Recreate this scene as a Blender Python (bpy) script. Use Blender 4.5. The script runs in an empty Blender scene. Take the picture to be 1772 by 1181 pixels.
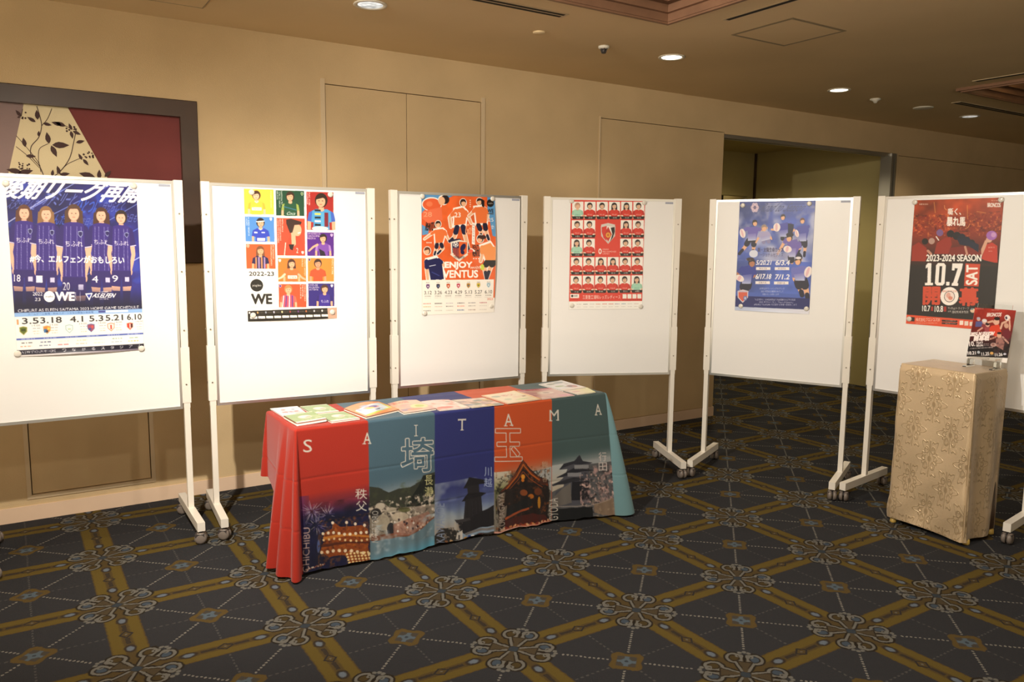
import bpy, bmesh, math, random
import numpy as np
from mathutils import Matrix, Vector

C = bpy.context.scene.collection
SC = bpy.context.scene

# ---------------------------------------------------------------- camera
FPX, CAMH, PITCH, ROLL, YAW = 1370.98, 1.574, -0.125, -0.010, 0.568
def camera_axes():
    cp, sp = math.cos(PITCH), math.sin(PITCH)
    fwd = np.array([0, cp, sp]); right = np.array([1., 0, 0]); down = np.cross(fwd, right)
    cr, sr = math.cos(ROLL), math.sin(ROLL)
    M = np.array([cr*right + sr*down, -sr*right + cr*down, fwd])
    c, s = math.cos(YAW), math.sin(YAW)
    return M @ np.array([[c, s, 0], [-s, c, 0], [0, 0, 1]]).T
AX = camera_axes()
cam_data = bpy.data.cameras.new('camera')
cam_data.sensor_width = 36.0
cam_data.lens = 36.0 * FPX / 1772
cam_data.clip_start = 0.05
cam = bpy.data.objects.new('camera', cam_data); C.objects.link(cam)
cam.matrix_world = Matrix(((AX[0][0], -AX[1][0], -AX[2][0], 0), (AX[0][1], -AX[1][1], -AX[2][1], 0),
                           (AX[0][2], -AX[1][2], -AX[2][2], CAMH), (0, 0, 0, 1)))
SC.camera = cam

# ---------------------------------------------------------------- world, exposure
SC.view_settings.view_transform = 'Standard'
SC.view_settings.look = 'None'
SC.view_settings.exposure = 0.22
SC.view_settings.gamma = 1.0
SC.view_settings.use_curve_mapping = False
SC.cycles.max_bounces = 8
SC.cycles.diffuse_bounces = 5
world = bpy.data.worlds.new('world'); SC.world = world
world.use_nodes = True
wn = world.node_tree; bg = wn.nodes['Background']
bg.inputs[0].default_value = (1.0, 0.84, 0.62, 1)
# background made brighter below the horizon, added to lift the ceiling
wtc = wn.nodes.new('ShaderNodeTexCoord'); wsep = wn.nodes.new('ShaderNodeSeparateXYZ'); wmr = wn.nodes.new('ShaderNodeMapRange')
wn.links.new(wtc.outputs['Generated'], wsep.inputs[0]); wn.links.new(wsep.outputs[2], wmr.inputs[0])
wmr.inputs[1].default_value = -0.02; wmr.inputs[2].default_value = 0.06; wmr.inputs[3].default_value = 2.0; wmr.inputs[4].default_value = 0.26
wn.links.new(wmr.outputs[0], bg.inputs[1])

# ---------------------------------------------------------------- the lamps of the room, and added fill lamps
def spot(name, loc, target, power, angle, blend, radius, color=(1, .72, .42)):
    d = bpy.data.lights.new(name, 'SPOT'); d.energy = power; d.color = color
    d.spot_size = math.radians(angle); d.spot_blend = blend; d.shadow_soft_size = radius
    o = bpy.data.objects.new(name, d); C.objects.link(o); o.location = loc
    o.rotation_euler = (Vector(target) - Vector(loc)).to_track_quat('-Z', 'Y').to_euler()
    return o
WARM = (1.0, 0.84, 0.62)
# the strong spotlight near the photographer's left, whose hard shadows fall on the wall
KEY = (-0.1, 2.25, 2.72)
spot('ceiling_spotlight_lamp', KEY, (3.0, 3.4, 0.85), 400, 112, 1.0, 0.035, (1.0, 0.93, 0.83))
spot('ceiling_spotlight_lamp', KEY, (0.75, 4.7, 0.45), 370, 84, 1.0, 0.03, (1.0, 0.92, 0.80))
# recessed downlights in a row along the wall, two metres apart
DOWN = [(-0.35, 4.13), (1.72, 4.13), (3.87, 4.10), (5.78, 4.17), (7.95, 4.27)]
for x, y in DOWN:
    spot('downlight_lamp', (x, y, 2.80), (x, y, 0), 22, 125, 0.6, 0.045, WARM)
# unseen lamps added over the room to brighten the right-hand boards
for x, y, e in [(2.0, 0.9, 80), (3.2, 1.9, 40), (0.0, -0.6, 25), (6.0, 1.6, 15), (-2.2, 1.8, 12), (3.6, -1.2, 20)]:
    spot('room_fill_lamp', (x, y, 2.78), (x, y, 0), e, 150, 0.5, 0.06, (1.0, 0.90, 0.76))
# unseen lamp added to brighten the side corridor
spot('corridor_fill_lamp', (6.4, 6.0, 2.66), (6.4, 6.0, 0), 75, 160, 0.5, 0.06, (1.0, 0.86, 0.60))

# ---------------------------------------------------------------- helpers
def s2l(c):
    c = np.asarray(c, float)
    return np.where(c <= 0.04045, c/12.92, ((c+0.055)/1.055)**2.4)
def hx(h):
    h = h.lstrip('#')
    if len(h) == 3: h = ''.join(x*2 for x in h)
    return np.array([int(h[i:i+2], 16)/255 for i in (0, 2, 4)])

def material(name, color, rough=0.5, metal=0.0, coat=0.0, spec=0.5, noise=None, bump=None, sheen=0.0):
    m = bpy.data.materials.new(name); m.use_nodes = True
    nt = m.node_tree; b = nt.nodes['Principled BSDF']
    b.inputs['Base Color'].default_value = (*color, 1)
    b.inputs['Roughness'].default_value = rough
    b.inputs['Metallic'].default_value = metal
    b.inputs['Coat Weight'].default_value = coat
    b.inputs['Specular IOR Level'].default_value = spec
    b.inputs['Sheen Weight'].default_value = sheen
    tc = nt.nodes.new('ShaderNodeTexCoord')
    if noise:
        scale, amt = noise
        n = nt.nodes.new('ShaderNodeTexNoise'); n.inputs['Scale'].default_value = scale; n.inputs['Detail'].default_value = 5
        nt.links.new(tc.outputs['Object'], n.inputs['Vector'])
        mp = nt.nodes.new('ShaderNodeMapRange'); mp.inputs[1].default_value = .3; mp.inputs[2].default_value = .7
        mp.inputs[3].default_value = 1-amt; mp.inputs[4].default_value = 1+amt
        nt.links.new(n.outputs['Fac'], mp.inputs[0])
        mx = nt.nodes.new('ShaderNodeVectorMath'); mx.operation = 'SCALE'
        mx.inputs[0].default_value = color
        nt.links.new(mp.outputs[0], mx.inputs['Scale'])
        nt.links.new(mx.outputs[0], b.inputs['Base Color'])
    if bump:
        scale, st = bump
        n = nt.nodes.new('ShaderNodeTexNoise'); n.inputs['Scale'].default_value = scale; n.inputs['Detail'].default_value = 3
        nt.links.new(tc.outputs['Object'], n.inputs['Vector'])
        bp = nt.nodes.new('ShaderNodeBump'); bp.inputs['Strength'].default_value = st; bp.inputs['Distance'].default_value = .004
        nt.links.new(n.outputs['Fac'], bp.inputs['Height']); nt.links.new(bp.outputs[0], b.inputs['Normal'])
    return m

def emissive(name, color, strength):
    m = bpy.data.materials.new(name); m.use_nodes = True
    nt = m.node_tree; nt.nodes.clear()
    e = nt.nodes.new('ShaderNodeEmission'); e.inputs[0].default_value = (*color, 1); e.inputs[1].default_value = strength
    o = nt.nodes.new('ShaderNodeOutputMaterial'); nt.links.new(e.outputs[0], o.inputs[0])
    return m

def add_box(bm, x0, x1, y0, y1, z0, z1, mat=0):
    vs = [bm.verts.new((x, y, z)) for z in (z0, z1) for y in (y0, y1) for x in (x0, x1)]
    for f in ((0, 2, 3, 1), (4, 5, 7, 6), (0, 1, 5, 4), (2, 6, 7, 3), (0, 4, 6, 2), (1, 3, 7, 5)):
        fc = bm.faces.new([vs[i] for i in f]); fc.material_index = mat
    return vs
def add_cyl(bm, a, b, r, r2=None, n=24, mat=0, cap=True):
    a, b = Vector(a), Vector(b); d = (b-a)
    q = d.to_track_quat('Z', 'Y'); r2 = r if r2 is None else r2
    lo = [bm.verts.new(a + q @ Vector((r*math.cos(2*math.pi*i/n), r*math.sin(2*math.pi*i/n), 0))) for i in range(n)]
    hi = [bm.verts.new(b + q @ Vector((r2*math.cos(2*math.pi*i/n), r2*math.sin(2*math.pi*i/n), 0))) for i in range(n)]
    for i in range(n):
        f = bm.faces.new((lo[i], lo[(i+1) % n], hi[(i+1) % n], hi[i])); f.smooth = True; f.material_index = mat
    if cap:
        f = bm.faces.new(lo[::-1]); f.material_index = mat
        f = bm.faces.new(hi); f.material_index = mat
def add_lathe(bm, prof, center, n=32, mat=0, axis='Z'):
    """prof: list of (radius, height) revolved about a vertical line through center"""
    c = Vector(center); rows = []
    for r, h in prof:
        if r < 1e-6: rows.append([bm.verts.new(c+Vector((0, 0, h)))])
        else: rows.append([bm.verts.new(c+Vector((r*math.cos(2*math.pi*i/n), r*math.sin(2*math.pi*i/n), h))) for i in range(n)])
    for a, b in zip(rows, rows[1:]):
        for i in range(n):
            j = (i+1) % n
            if len(a) == 1 and len(b) == 1: continue
            if len(a) == 1: f = bm.faces.new((a[0], b[i], b[j]))
            elif len(b) == 1: f = bm.faces.new((a[i], a[j], b[0]))
            else: f = bm.faces.new((a[i], a[j], b[j], b[i]))
            f.smooth = True; f.material_index = mat
def obj(name, bm, mats, parent=None, bevel=0.0, seg=2):
    if bevel:
        bmesh.ops.bevel(bm, geom=[e for e in bm.edges if len(e.link_faces) == 2 and e.calc_face_angle(0) > .8],
                        offset=bevel, segments=seg, affect='EDGES', profile=.5)
    bmesh.ops.recalc_face_normals(bm, faces=bm.faces)
    me = bpy.data.meshes.new(name); bm.to_mesh(me); bm.free()
    for m in (mats if isinstance(mats, (list, tuple)) else [mats]): me.materials.append(m)
    o = bpy.data.objects.new(name, me); C.objects.link(o)
    if parent is not None: o.parent = parent
    return o
def thing(name, label, cat, loc=(0, 0, 0), rotz=0.0, group=None):
    o = bpy.data.objects.new(name, None); C.objects.link(o)
    o.empty_display_size = .1
    o.location = loc; o.rotation_euler = (0, 0, rotz)
    return tag(o, label, cat, group)
def tag(o, label, cat, group=None):
    o['label'] = label; o['category'] = cat
    if group: o['group'] = group
    return o
def struct(o, label=None):
    o['kind'] = 'structure'
    if label: o['label'] = label
    return o

# node expression helper -------------------------------------------------
class E:
    nt = None
    def __init__(s, sock): s.s = sock
    @staticmethod
    def op(kind, *a):
        n = E.nt.nodes.new('ShaderNodeMath'); n.operation = kind
        for i, v in enumerate(a):
            if isinstance(v, E): E.nt.links.new(v.s, n.inputs[i])
            else: n.inputs[i].default_value = float(v)
        return E(n.outputs[0])
    def __add__(s, o): return E.op('ADD', s, o)
    __radd__ = __add__
    def __sub__(s, o): return E.op('SUBTRACT', s, o)
    def __rsub__(s, o): return E.op('SUBTRACT', o, s)
    def __mul__(s, o): return E.op('MULTIPLY', s, o)
    __rmul__ = __mul__
    def __truediv__(s, o): return E.op('DIVIDE', s, o)
    def __neg__(s): return E.op('MULTIPLY', s, -1)
def eabs(a): return E.op('ABSOLUTE', a)
def efr(a): return E.op('FRACT', a)
def emin(a, b): return E.op('MINIMUM', a, b)
def emax(a, b): return E.op('MAXIMUM', a, b)
def elen(a, b): return E.op('SQRT', a*a + b*b)
def lt(a, b): return E.op('LESS_THAN', a, b)
def gt(a, b): return E.op('GREATER_THAN', a, b)
def sm(a, e0, e1):
    n = E.nt.nodes.new('ShaderNodeMapRange'); n.interpolation_type = 'SMOOTHSTEP'
    E.nt.links.new(a.s, n.inputs[0]); n.inputs[1].default_value = e0; n.inputs[2].default_value = e1
    n.inputs[3].default_value = 0; n.inputs[4].default_value = 1
    return E(n.outputs[0])
def soft(d, w): return 1 - sm(d, -w, w)          # 1 inside (d<0)
def mixc(base, col, fac):
    n = E.nt.nodes.new('ShaderNodeMix'); n.data_type = 'RGBA'
    E.nt.links.new(fac.s, n.inputs[0])
    if isinstance(base, tuple): n.inputs[6].default_value = (*base, 1)
    else: E.nt.links.new(base, n.inputs[6])
    if isinstance(col, tuple): n.inputs[7].default_value = (*col, 1)
    else: E.nt.links.new(col, n.inputs[7])
    return n.outputs[2]

# ---------------------------------------------------------------- materials
M_WALL = material('woven_wallcovering', (.575, .425, .24), .85, noise=(2.2, .07), bump=(220, .25), spec=.2)
M_WALL2 = material('corridor_wallcovering', (.42, .345, .15), .85, noise=(1.6, .06), bump=(220, .2), spec=.2)
M_BASE = material('baseboard_covering', (.72, .53, .38), .7, noise=(3, .04), spec=.3)
M_TRIM = material('door_trim', (.60, .47, .30), .6)
M_CEIL = material('ceiling_plaster', (.76, .59, .35), .9, noise=(1.3, .04), bump=(160, .15), spec=.2)
M_WOOD = material('coffer_wood', (.24, .125, .070), .5, noise=(6, .15))
M_COFFER = material('coffer_plaster', (.34, .205, .115), .8, noise=(3, .06))
M_DARK = material('dark_void', (.012, .010, .008), .8)
M_DARKWOOD = material('dark_frame', (.055, .030, .018), .45, noise=(4, .2))
M_MAROON = material('maroon_fabric', (.17, .035, .032), .85, noise=(3, .1), bump=(300, .3))
M_MAUVE = material('mauve_fabric', (.26, .18, .17), .85, bump=(300, .3))
M_STEEL = material('brushed_steel', (.45, .43, .38), .35, metal=.8)
M_IVORY = material('ivory_paint', (.82, .77, .68), .35, coat=.2)
M_ALU = material('aluminium_rim', (.70, .69, .66), .28, metal=.85)
M_BOARD = material('whiteboard_enamel', (.86, .845, .82), .28, coat=.3, spec=.45)
M_CASTER = material('caster_plastic', (.20, .165, .14), .4)
M_CASTERD = material('caster_dark', (.05, .042, .04), .5)
M_BOLT = material('bolt_steel', (.30, .26, .20), .3, metal=.9)
M_WHITE = material('white_paint', (.72, .68, .58), .5)
M_REFL = material('lamp_reflector', (.92, .92, .92), .12, metal=1.0)
M_LAMP = emissive('lamp_glow', (1.0, .90, .72), 14)
M_LAMPW = emissive('lamp_bulb', (1.0, .93, .80), 30)
M_VENT = material('vent_metal', (.30, .23, .14), .5)

def carpet_material():
    m = bpy.data.materials.new('patterned_carpet'); m.use_nodes = True
    nt = m.node_tree; E.nt = nt
    b = nt.nodes['Principled BSDF']; b.inputs['Roughness'].default_value = .95; b.inputs['Specular IOR Level'].default_value = .1
    tc = nt.nodes.new('ShaderNodeTexCoord')
    # slight weave distortion so drawn edges look tufted
    ns = nt.nodes.new('ShaderNodeTexNoise'); ns.inputs['Scale'].default_value = 55; ns.inputs['Detail'].default_value = 2
    nt.links.new(tc.outputs['Object'], ns.inputs['Vector'])
    sep = nt.nodes.new('ShaderNodeSeparateXYZ'); nt.links.new(tc.outputs['Object'], sep.inputs[0])
    nv = E(ns.outputs['Fac']) - .5
    X, Y = E(sep.outputs[0]), E(sep.outputs[1])
    u = (X - 2.840)/.63 + nv*.018; v = (Y - 2.423 - .02)/.602 + nv*.018
    fu = efr(u + .5) - .5; fv = efr(v + .5) - .5       # rosette centred
    cu = efr(u) - .5; cv = efr(v) - .5                 # field-ornament centred
    r = .70711
    p = (fu - fv)*r; q = (fu + fv)*r
    cp = (cu - cv)*r; cq = (cu + cv)*r
    d = emin(eabs(fu), eabs(fv)); l = emax(eabs(fu), eabs(fv))
    big = nt.nodes.new('ShaderNodeTexNoise'); big.inputs['Scale'].default_value = 140; big.inputs['Detail'].default_value = 2
    nt.links.new(tc.outputs['Object'], big.inputs['Vector'])
    FIELD = (0.0242, 0.0250, 0.0282); GOLD = (0.0934, 0.0648, 0.0146); CREAM = (0.1180, 0.1130, 0.0980); BLUE = (0.0432, 0.0576, 0.0756)
    BROWN = (0.0439, 0.0288, 0.0137); DK = (0.0238, 0.0202, 0.0180); DKB = (0.0295, 0.0367, 0.0446)
    col = mixc(FIELD, (0.0288, 0.0281, 0.0295), E(big.outputs['Fac']))
    # thin dotted lines from field ornament out to the bands, square to the lattice
    dash = gt(efr((eabs(cu) + eabs(cv))*26), .5)
    thin = lt(emin(eabs(cu), eabs(cv)), .006)*lt(emax(eabs(cu), eabs(cv)), .395)*dash
    col = mixc(col, (0.0684, 0.0655, 0.0612), thin*.8)
    # gold bands
    band = soft(d - .100, .006)
    col = mixc(col, GOLD, band)
    col = mixc(col, (0.0835, 0.0511, 0.0115), soft(eabs(d - .1) - .006, .004)*.5)
    chan = soft(d - .030, .008)*lt(l, .56)
    col = mixc(col, (0.0648, 0.0439, 0.0166), chan)
    # dark link motifs and central diamond of a band
    lm = eabs(l - .40)
    link = lt(d, .014)*lt(lm, .045)
    col = mixc(col, DK, link*.8)
    dia = eabs(l - .5) + d*1.3
    col = mixc(col, DK, soft(eabs(dia - .048) - .010, .004))
    col = mixc(col, CREAM, soft(dia - .012, .004)*.7)
    # blue bead on each end of a band
    bd = elen((l - .285)/1.5, d)
    col = mixc(col, (0.0295, 0.0223, 0.0158), soft(bd - .036, .006))
    col = mixc(col, (0.1030, 0.1224, 0.1454), soft(bd - .021, .006))
    # long dotted lines along the diagonals
    P = emax(eabs(p), eabs(q)); Q = emin(eabs(p), eabs(q))
    dots = lt(elen((efr(P/.0275) - .5)*.0275, Q), .0085)*gt(P, .30)*lt(P, .60)
    col = mixc(col, (0.160, 0.150, 0.130), dots)
    # field ornament
    a1 = emax(eabs(cp), eabs(cq)); a2 = emin(eabs(cp), eabs(cq))
    osq = emax(a1 - .100 + .25*emax(.045 - a2, 0.0), (a1 + a2) - .172)
    col = mixc(col, (0.082, 0.054, 0.017), soft(osq, .005))
    col = mixc(col, (0.0468, 0.0410, 0.0331), soft(a1 - .060, .006))
    star = emin(emax(a1 - .058, a2 - .014), (a1 + a2)*.70711 - .034)
    col = mixc(col, (0.070, 0.092, 0.110), soft(star, .005))
    col = mixc(col, (0.0295, 0.0367, 0.0446), soft(elen(cp, cq) - .012, .003))
    # rosette: four palmettes along the diagonals
    side = gt(p*q, 0.0)
    horiz = gt(eabs(p), eabs(q))
    lobeo = elen((P - .186)/1.15, Q - .062) - .052
    wedge = emax(Q - P*.36 - .014, P - .17)
    heart = emin(lobeo, wedge)
    halo = soft(heart - .014, .005)*lt(P, .27)
    col = mixc(col, (0.0187, 0.0144, 0.0094), halo)
    fill = soft(heart, .003)*gt(P, .03)
    col = mixc(col, (0.0562, 0.0418, 0.0230), fill)
    leaf = mixc((0.0504, 0.0346, 0.0130), BLUE, side)
    col = mixc(col, leaf, soft(elen((P - .188)/1.3, Q - .060) - .030, .004))
    col = mixc(col, (0.0158, 0.0122, 0.0086), soft(eabs(heart + .022) - .0045, .003)*gt(P, .07)*.8)
    line = soft(eabs(heart + .0075) - .0085, .003)*gt(P, .035)*gt(Q + emax(P - .19, 0.0)*.1, .012)
    curl = soft(eabs(elen(P - .214, Q - .030) - .019) - .0065, .003)*gt(P, .196)
    col = mixc(col, CREAM, emin(emax(line, curl), 1.0))
    col = mixc(col, (0.0158, 0.0122, 0.0086), soft(Q - .006, .003)*gt(P, .15)*lt(P, .232))
    fl = emin(elen(P - .268, Q), elen(P - .258, Q - .027))
    col = mixc(col, CREAM, soft(fl - .014, .004))
    ctr = emax(eabs(fu), eabs(fv)) - .035 + emin(eabs(fu), eabs(fv))*.6
    col = mixc(col, DKB, soft(ctr, .006))
    nt.links.new(col, b.inputs['Base Color'])
    bp = nt.nodes.new('ShaderNodeBump'); bp.inputs['Strength'].default_value = .5; bp.inputs['Distance'].default_value = .004
    n2 = nt.nodes.new('ShaderNodeTexNoise'); n2.inputs['Scale'].default_value = 260
    nt.links.new(tc.outputs['Object'], n2.inputs['Vector'])
    nt.links.new(n2.outputs['Fac'], bp.inputs['Height']); nt.links.new(bp.outputs[0], b.inputs['Normal'])
    return m
M_CARPET = carpet_material()

# ---------------------------------------------------------------- the room
YW, CZ = 5.04, 2.82
bm = bmesh.new(); add_box(bm, -4, 14, -4, 9, -.05, 0)
struct(obj('floor', bm, M_CARPET), 'dark carpet with a gold lattice, pale scroll rosettes and dotted diagonals')

def wall_boxes(bm, x0, x1, z0, z1, holes, y0, y1):
    xs = sorted({x0, x1, *[h[0] for h in holes], *[h[1] for h in holes]})
    for a, b in zip(xs, xs[1:]):
        hs = sorted([(h[2], h[3]) for h in holes if h[0] <= a+1e-6 and h[1] >= b-1e-6])
        z = z0
        for h0, h1 in hs:
            if h0 > z+1e-6: add_box(bm, a, b, y0, y1, z, h0)
            z = h1
        if z < z1-1e-6: add_box(bm, a, b, y0, y1, z, z1)
g = .005
D1 = (.054, .660, .148, 1.34); D2 = (1.786, 2.930, .09, 2.556); D3 = (4.030, 5.415, .09, 2.545); D4 = (8.06, 11.2, .09, 2.515)
ALC = (-1.30, 1.005, 1.425, 2.372)
bm = bmesh.new()
ex = lambda d: (d[0]-g, d[1]+g, d[2]-g, d[3]+g)
holes = [ex(D1), ex(D2), (D3[0]-g, 5.42, D3[2]-g, D3[3]+g), ALC]
wall_boxes(bm, -4, 5.42, 0, CZ, holes, YW, YW+.08)
add_box(bm, -4, 5.42, YW+.08, YW+.16, 0, CZ)
add_box(bm, 5.42, 8.02, YW, YW+.16, 2.535, CZ)
wall_boxes(bm, 8.02, 14, 0, CZ, [ex(D4)], YW, YW+.08)
add_box(bm, 8.02, 14, YW+.08, YW+.16, 0, CZ)
struct(obj('wall_back', bm, M_WALL), 'beige fabric-covered wall with flush door panels')
def slab(name, d, y0=YW+.002, y1=YW+.05, mat=None, label=None, split=None):
    bm = bmesh.new()
    if split:
        add_box(bm, d[0], split-g/2, y0, y1, d[2], d[3]); add_box(bm, split+g/2, d[1], y0, y1, d[2], d[3])
    else: add_box(bm, d[0], d[1], y0, y1, d[2], d[3])
    return struct(obj(name, bm, mat or M_WALL, bevel=.0015, seg=1), label)
slab('door_1', D1, label='low flush cupboard door in the wall behind the leftmost whiteboard')
slab('door_2', D2, split=2.352, label='tall double flush door covered like the wall')
slab('door_3', D3, label='tall flush door leaf beside the corridor opening')
slab('door_4', D4, label='flush panel right of the corridor opening')
def trim_frame(name, d, w, sides='lrtb'):
    bm = bmesh.new(); y0, y1 = YW-.006, YW+.001
    a, b, c, e = d[0]-g, d[1]+g, d[2]-g, d[3]+g
    if 'l' in sides: add_box(bm, a-w, a, y0, y1, c-(w if 'b' in sides else 0), e+w)
    if 'r' in sides: add_box(bm, b, b+w, y0, y1, c-(w if 'b' in sides else 0), e+w)
    if 't' in sides: add_box(bm, a, b, y0, y1, e, e+w)
    if 'b' in sides: add_box(bm, a, b, y0, y1, c-w, c)
    struct(obj(name, bm, M_TRIM))
trim_frame('trim_1', D1, .022)
trim_frame('trim_2', D2, .030, 'lr')
trim_frame('trim_3', D3, .012, 'l')
bm = bmesh.new(); add_box(bm, -4, 5.42, YW-.006, YW, 0, .085)
struct(obj('baseboard_back', bm, M_BASE, bevel=.002, seg=1))
bm = bmesh.new(); add_box(bm, 8.06, 14, YW-.006, YW, 0, .085)
struct(obj('baseboard_right', bm, M_BASE))
# metal jamb and head track of the opening
bm = bmesh.new(); add_box(bm, 7.93, 7.965, YW-.004, YW+.10, 0, 2.535); add_box(bm, 7.985, 8.02, YW-.004, YW+.16, 0, 2.535)
add_box(bm, 5.42, 8.02, YW+.012, YW+.030, 2.505, 2.535); add_box(bm, 5.42, 8.02, YW+.075, YW+.10, 2.505, 2.535)
struct(obj('trim_4', bm, M_STEEL), 'metal jamb and head track of the corridor opening')
# corridor
bm = bmesh.new(); add_box(bm, 8.05, 8.2, YW+.16, 9, 0, 2.75); struct(obj('wall_corridor_right', bm, M_WALL2))
bm = bmesh.new(); wall_boxes(bm, 4.2, 8.05, 0, 2.75, [(5.2, 7.93, 0, 2.17)], 6.95, 7.05); struct(obj('wall_corridor_end', bm, M_WALL2))
bm = bmesh.new(); add_box(bm, 5.2, 7.93, 7.35, 7.4, 0, 2.2); struct(obj('door_5', bm, M_DARK), 'dark doorway at the far end of the corridor')
bm = bmesh.new(); add_box(bm, 8.025, 8.049, 6.925, 6.949, 0, 2.70); struct(obj('trim_7', bm, M_DARKWOOD), 'dark corner strip at the end of the corridor')
bm = bmesh.new(); add_box(bm, 4.1, 4.2, YW+.16, 7.05, 0, 2.75); struct(obj('wall_corridor_left', bm, M_WALL2))
bm = bmesh.new(); add_box(bm, 12.5, 12.6, -3.1, YW, 0, CZ); struct(obj('wall_right_blocker', bm, M_WALL2))  # unseen wall added to keep world light off the right side
bm = bmesh.new(); add_box(bm, 5.0, 12.6, -3.2, -3.1, 0, CZ); struct(obj('wall_front_blocker', bm, M_WALL2))  # unseen partial wall, added to block world light from the right front
# ceiling with two coffers and a shallow hatch recess
COF = [(-.4, 3.2, .2, 3.43), (6.52, 9.4, .8, 3.56)]
bm = bmesh.new()
def ceiling_boxes(bm, x0, x1, y0, y1, holes):
    xs = sorted({x0, x1, *[h[0] for h in holes], *[h[1] for h in holes]})
    for a, b in zip(xs, xs[1:]):
        hs = sorted([(h[2], h[3]) for h in holes if h[0] <= a+1e-6 and h[1] >= b-1e-6]); y = y0
        for h0, h1 in hs:
            if h0 > y: add_box(bm, a, b, y, h0, CZ, CZ+.03)
            y = h1
        if y < y1: add_box(bm, a, b, y, y1, CZ, CZ+.03)
SLOTS = [(3.47, 3.50, 2.2, 3.27), (6.28, 6.31, 2.4, 3.40)]
HATCH = (3.755, 4.235, 3.03, 3.475); HATCH2 = (.10, .99, 4.50, 4.715)
gr = .012
hol = [(a, b, c, d) for a, b, c, d in COF]
ceiling_boxes(bm, -4, 14, -4, YW+.16, hol)
struct(obj('ceiling', bm, M_CEIL), 'beige plaster ceiling with two wood-edged coffers')
bm = bmesh.new(); add_box(bm, 4.1, 8.2, YW+.16, 9, 2.70, 2.75); struct(obj('ceiling_corridor', bm, M_WALL2))
for k, (a, b, c, d) in enumerate(COF):
    bm = bmesh.new(); h = .26
    for x0, x1, y0, y1 in ((a-.02, a, c-.02, d+.02), (b, b+.02, c-.02, d+.02), (a, b, c-.02, c), (a, b, d, d+.02)):
        add_box(bm, x0, x1, y0, y1, CZ+.03, CZ+h)
    add_box(bm, a-.02, b+.02, c-.02, d+.02, CZ+h, CZ+h+.02)
    o = struct(obj('ceiling_coffer', bm, M_COFFER), 'recessed ceiling coffer')
    bm = bmesh.new()
    for w, z0, z1 in ((.045, CZ-.022, CZ+.0), (.020, CZ-.032, CZ-.022)):
        for x0, x1, y0, y1 in ((a-w, a, c-w, d+w), (b, b+w, c-w, d+w), (a, b, c-w, c), (a, b, d, d+w)):
            add_box(bm, x0, x1, y0, y1, z0, z1)
    for w, z0, z1 in ((.006, CZ-.022, CZ+.10), (.03, CZ+.02, CZ+.05), (.055, CZ+.07, CZ+.10)):
        for x0, x1, y0, y1 in ((a, a+w, c, d), (b-w, b, c, d), (a+w, b-w, c, c+w), (a+w, b-w, d-w, d)):
            add_box(bm, x0, x1, y0, y1, z0, z1)
    struct(obj('trim_%d' % (5+k), bm, M_WOOD), 'brown wooden moulding round the ceiling coffer')

# ---------------------------------------------------------------- ceiling fittings
def downlight(x, y, label, lit):
    t = thing('downlight', label, 'ceiling light', (x, y, CZ), 0, 'round recessed downlights in the row along the wall')
    bm = bmesh.new()
    add_lathe(bm, [(.068, .0), (.088, .0), (.090, -.004), (.086, -.007), (.070, -.006), (.067, -.001)], (0, 0, 0), 40)
    obj('trim_ring', bm, M_WHITE, t)
    bm = bmesh.new()
    add_lathe(bm, [(.067, -.003), (.060, -.002), (.058, -.0025), (0.0, -.0025)], (0, 0, 0), 40)
    obj('lens', bm, lit, t)
    return t
def glow_mat(name, lo, hi):
    m = bpy.data.materials.new(name); m.use_nodes = True; nt = m.node_tree; nt.nodes.clear()
    e = nt.nodes.new('ShaderNodeEmission'); o = nt.nodes.new('ShaderNodeOutputMaterial')
    tc = nt.nodes.new('ShaderNodeTexCoord'); n = nt.nodes.new('ShaderNodeTexVoronoi'); n.inputs['Scale'].default_value = 28
    nt.links.new(tc.outputs['Object'], n.inputs['Vector'])
    r = nt.nodes.new('ShaderNodeMapRange'); r.inputs[1].default_value = 0; r.inputs[2].default_value = .8
    r.inputs[3].default_value = hi; r.inputs[4].default_value = lo
    nt.links.new(n.outputs['Distance'], r.inputs[0]); nt.links.new(r.outputs[0], e.inputs[1])
    e.inputs[0].default_value = (.95, .92, .85, 1); nt.links.new(e.outputs[0], o.inputs[0])
    return m
M_GLOW1 = glow_mat('faceted_reflector_lit', .45, 1.3)
downlight(1.72, 4.13, 'round recessed downlight nearest the camera, above the second whiteboard, facets visible', M_GLOW1)
downlight(3.87, 4.10, 'white-hot round downlight left of the square ceiling hatch line, second in the row', emissive('downlight_glow', (1, .93, .78), 5))
downlight(5.78, 4.17, 'white-hot round downlight above the corridor opening, third in the row', emissive('downlight_glow_far', (1, .93, .78), 4))
downlight(7.95, 4.27, 'dim pale downlight farthest along the row, near the right edge', glow_mat('faceted_reflector_dim', .25, 1.0))
# the spotlight that throws the hard shadows (outside the picture, on the ceiling)
t = thing('ceiling_spotlight', 'adjustable ceiling spotlight aimed at the whiteboards', 'ceiling light', (KEY[0], KEY[1], CZ))
bm = bmesh.new(); add_cyl(bm, (0, 0, 0), (0, 0, -.02), .05); add_cyl(bm, (0, 0, -.02), (0, 0, -.12), .008); obj('mount', bm, M_WHITE, t)
bm = bmesh.new(); dd = Vector((1.35, 2.25, -1.63)).normalized(); c0 = Vector((0, 0, -.19))
add_cyl(bm, c0-dd*.10, c0-dd*.045, .035, .055, cap=False); obj('lamp_head', bm, M_WHITE, t)

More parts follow.
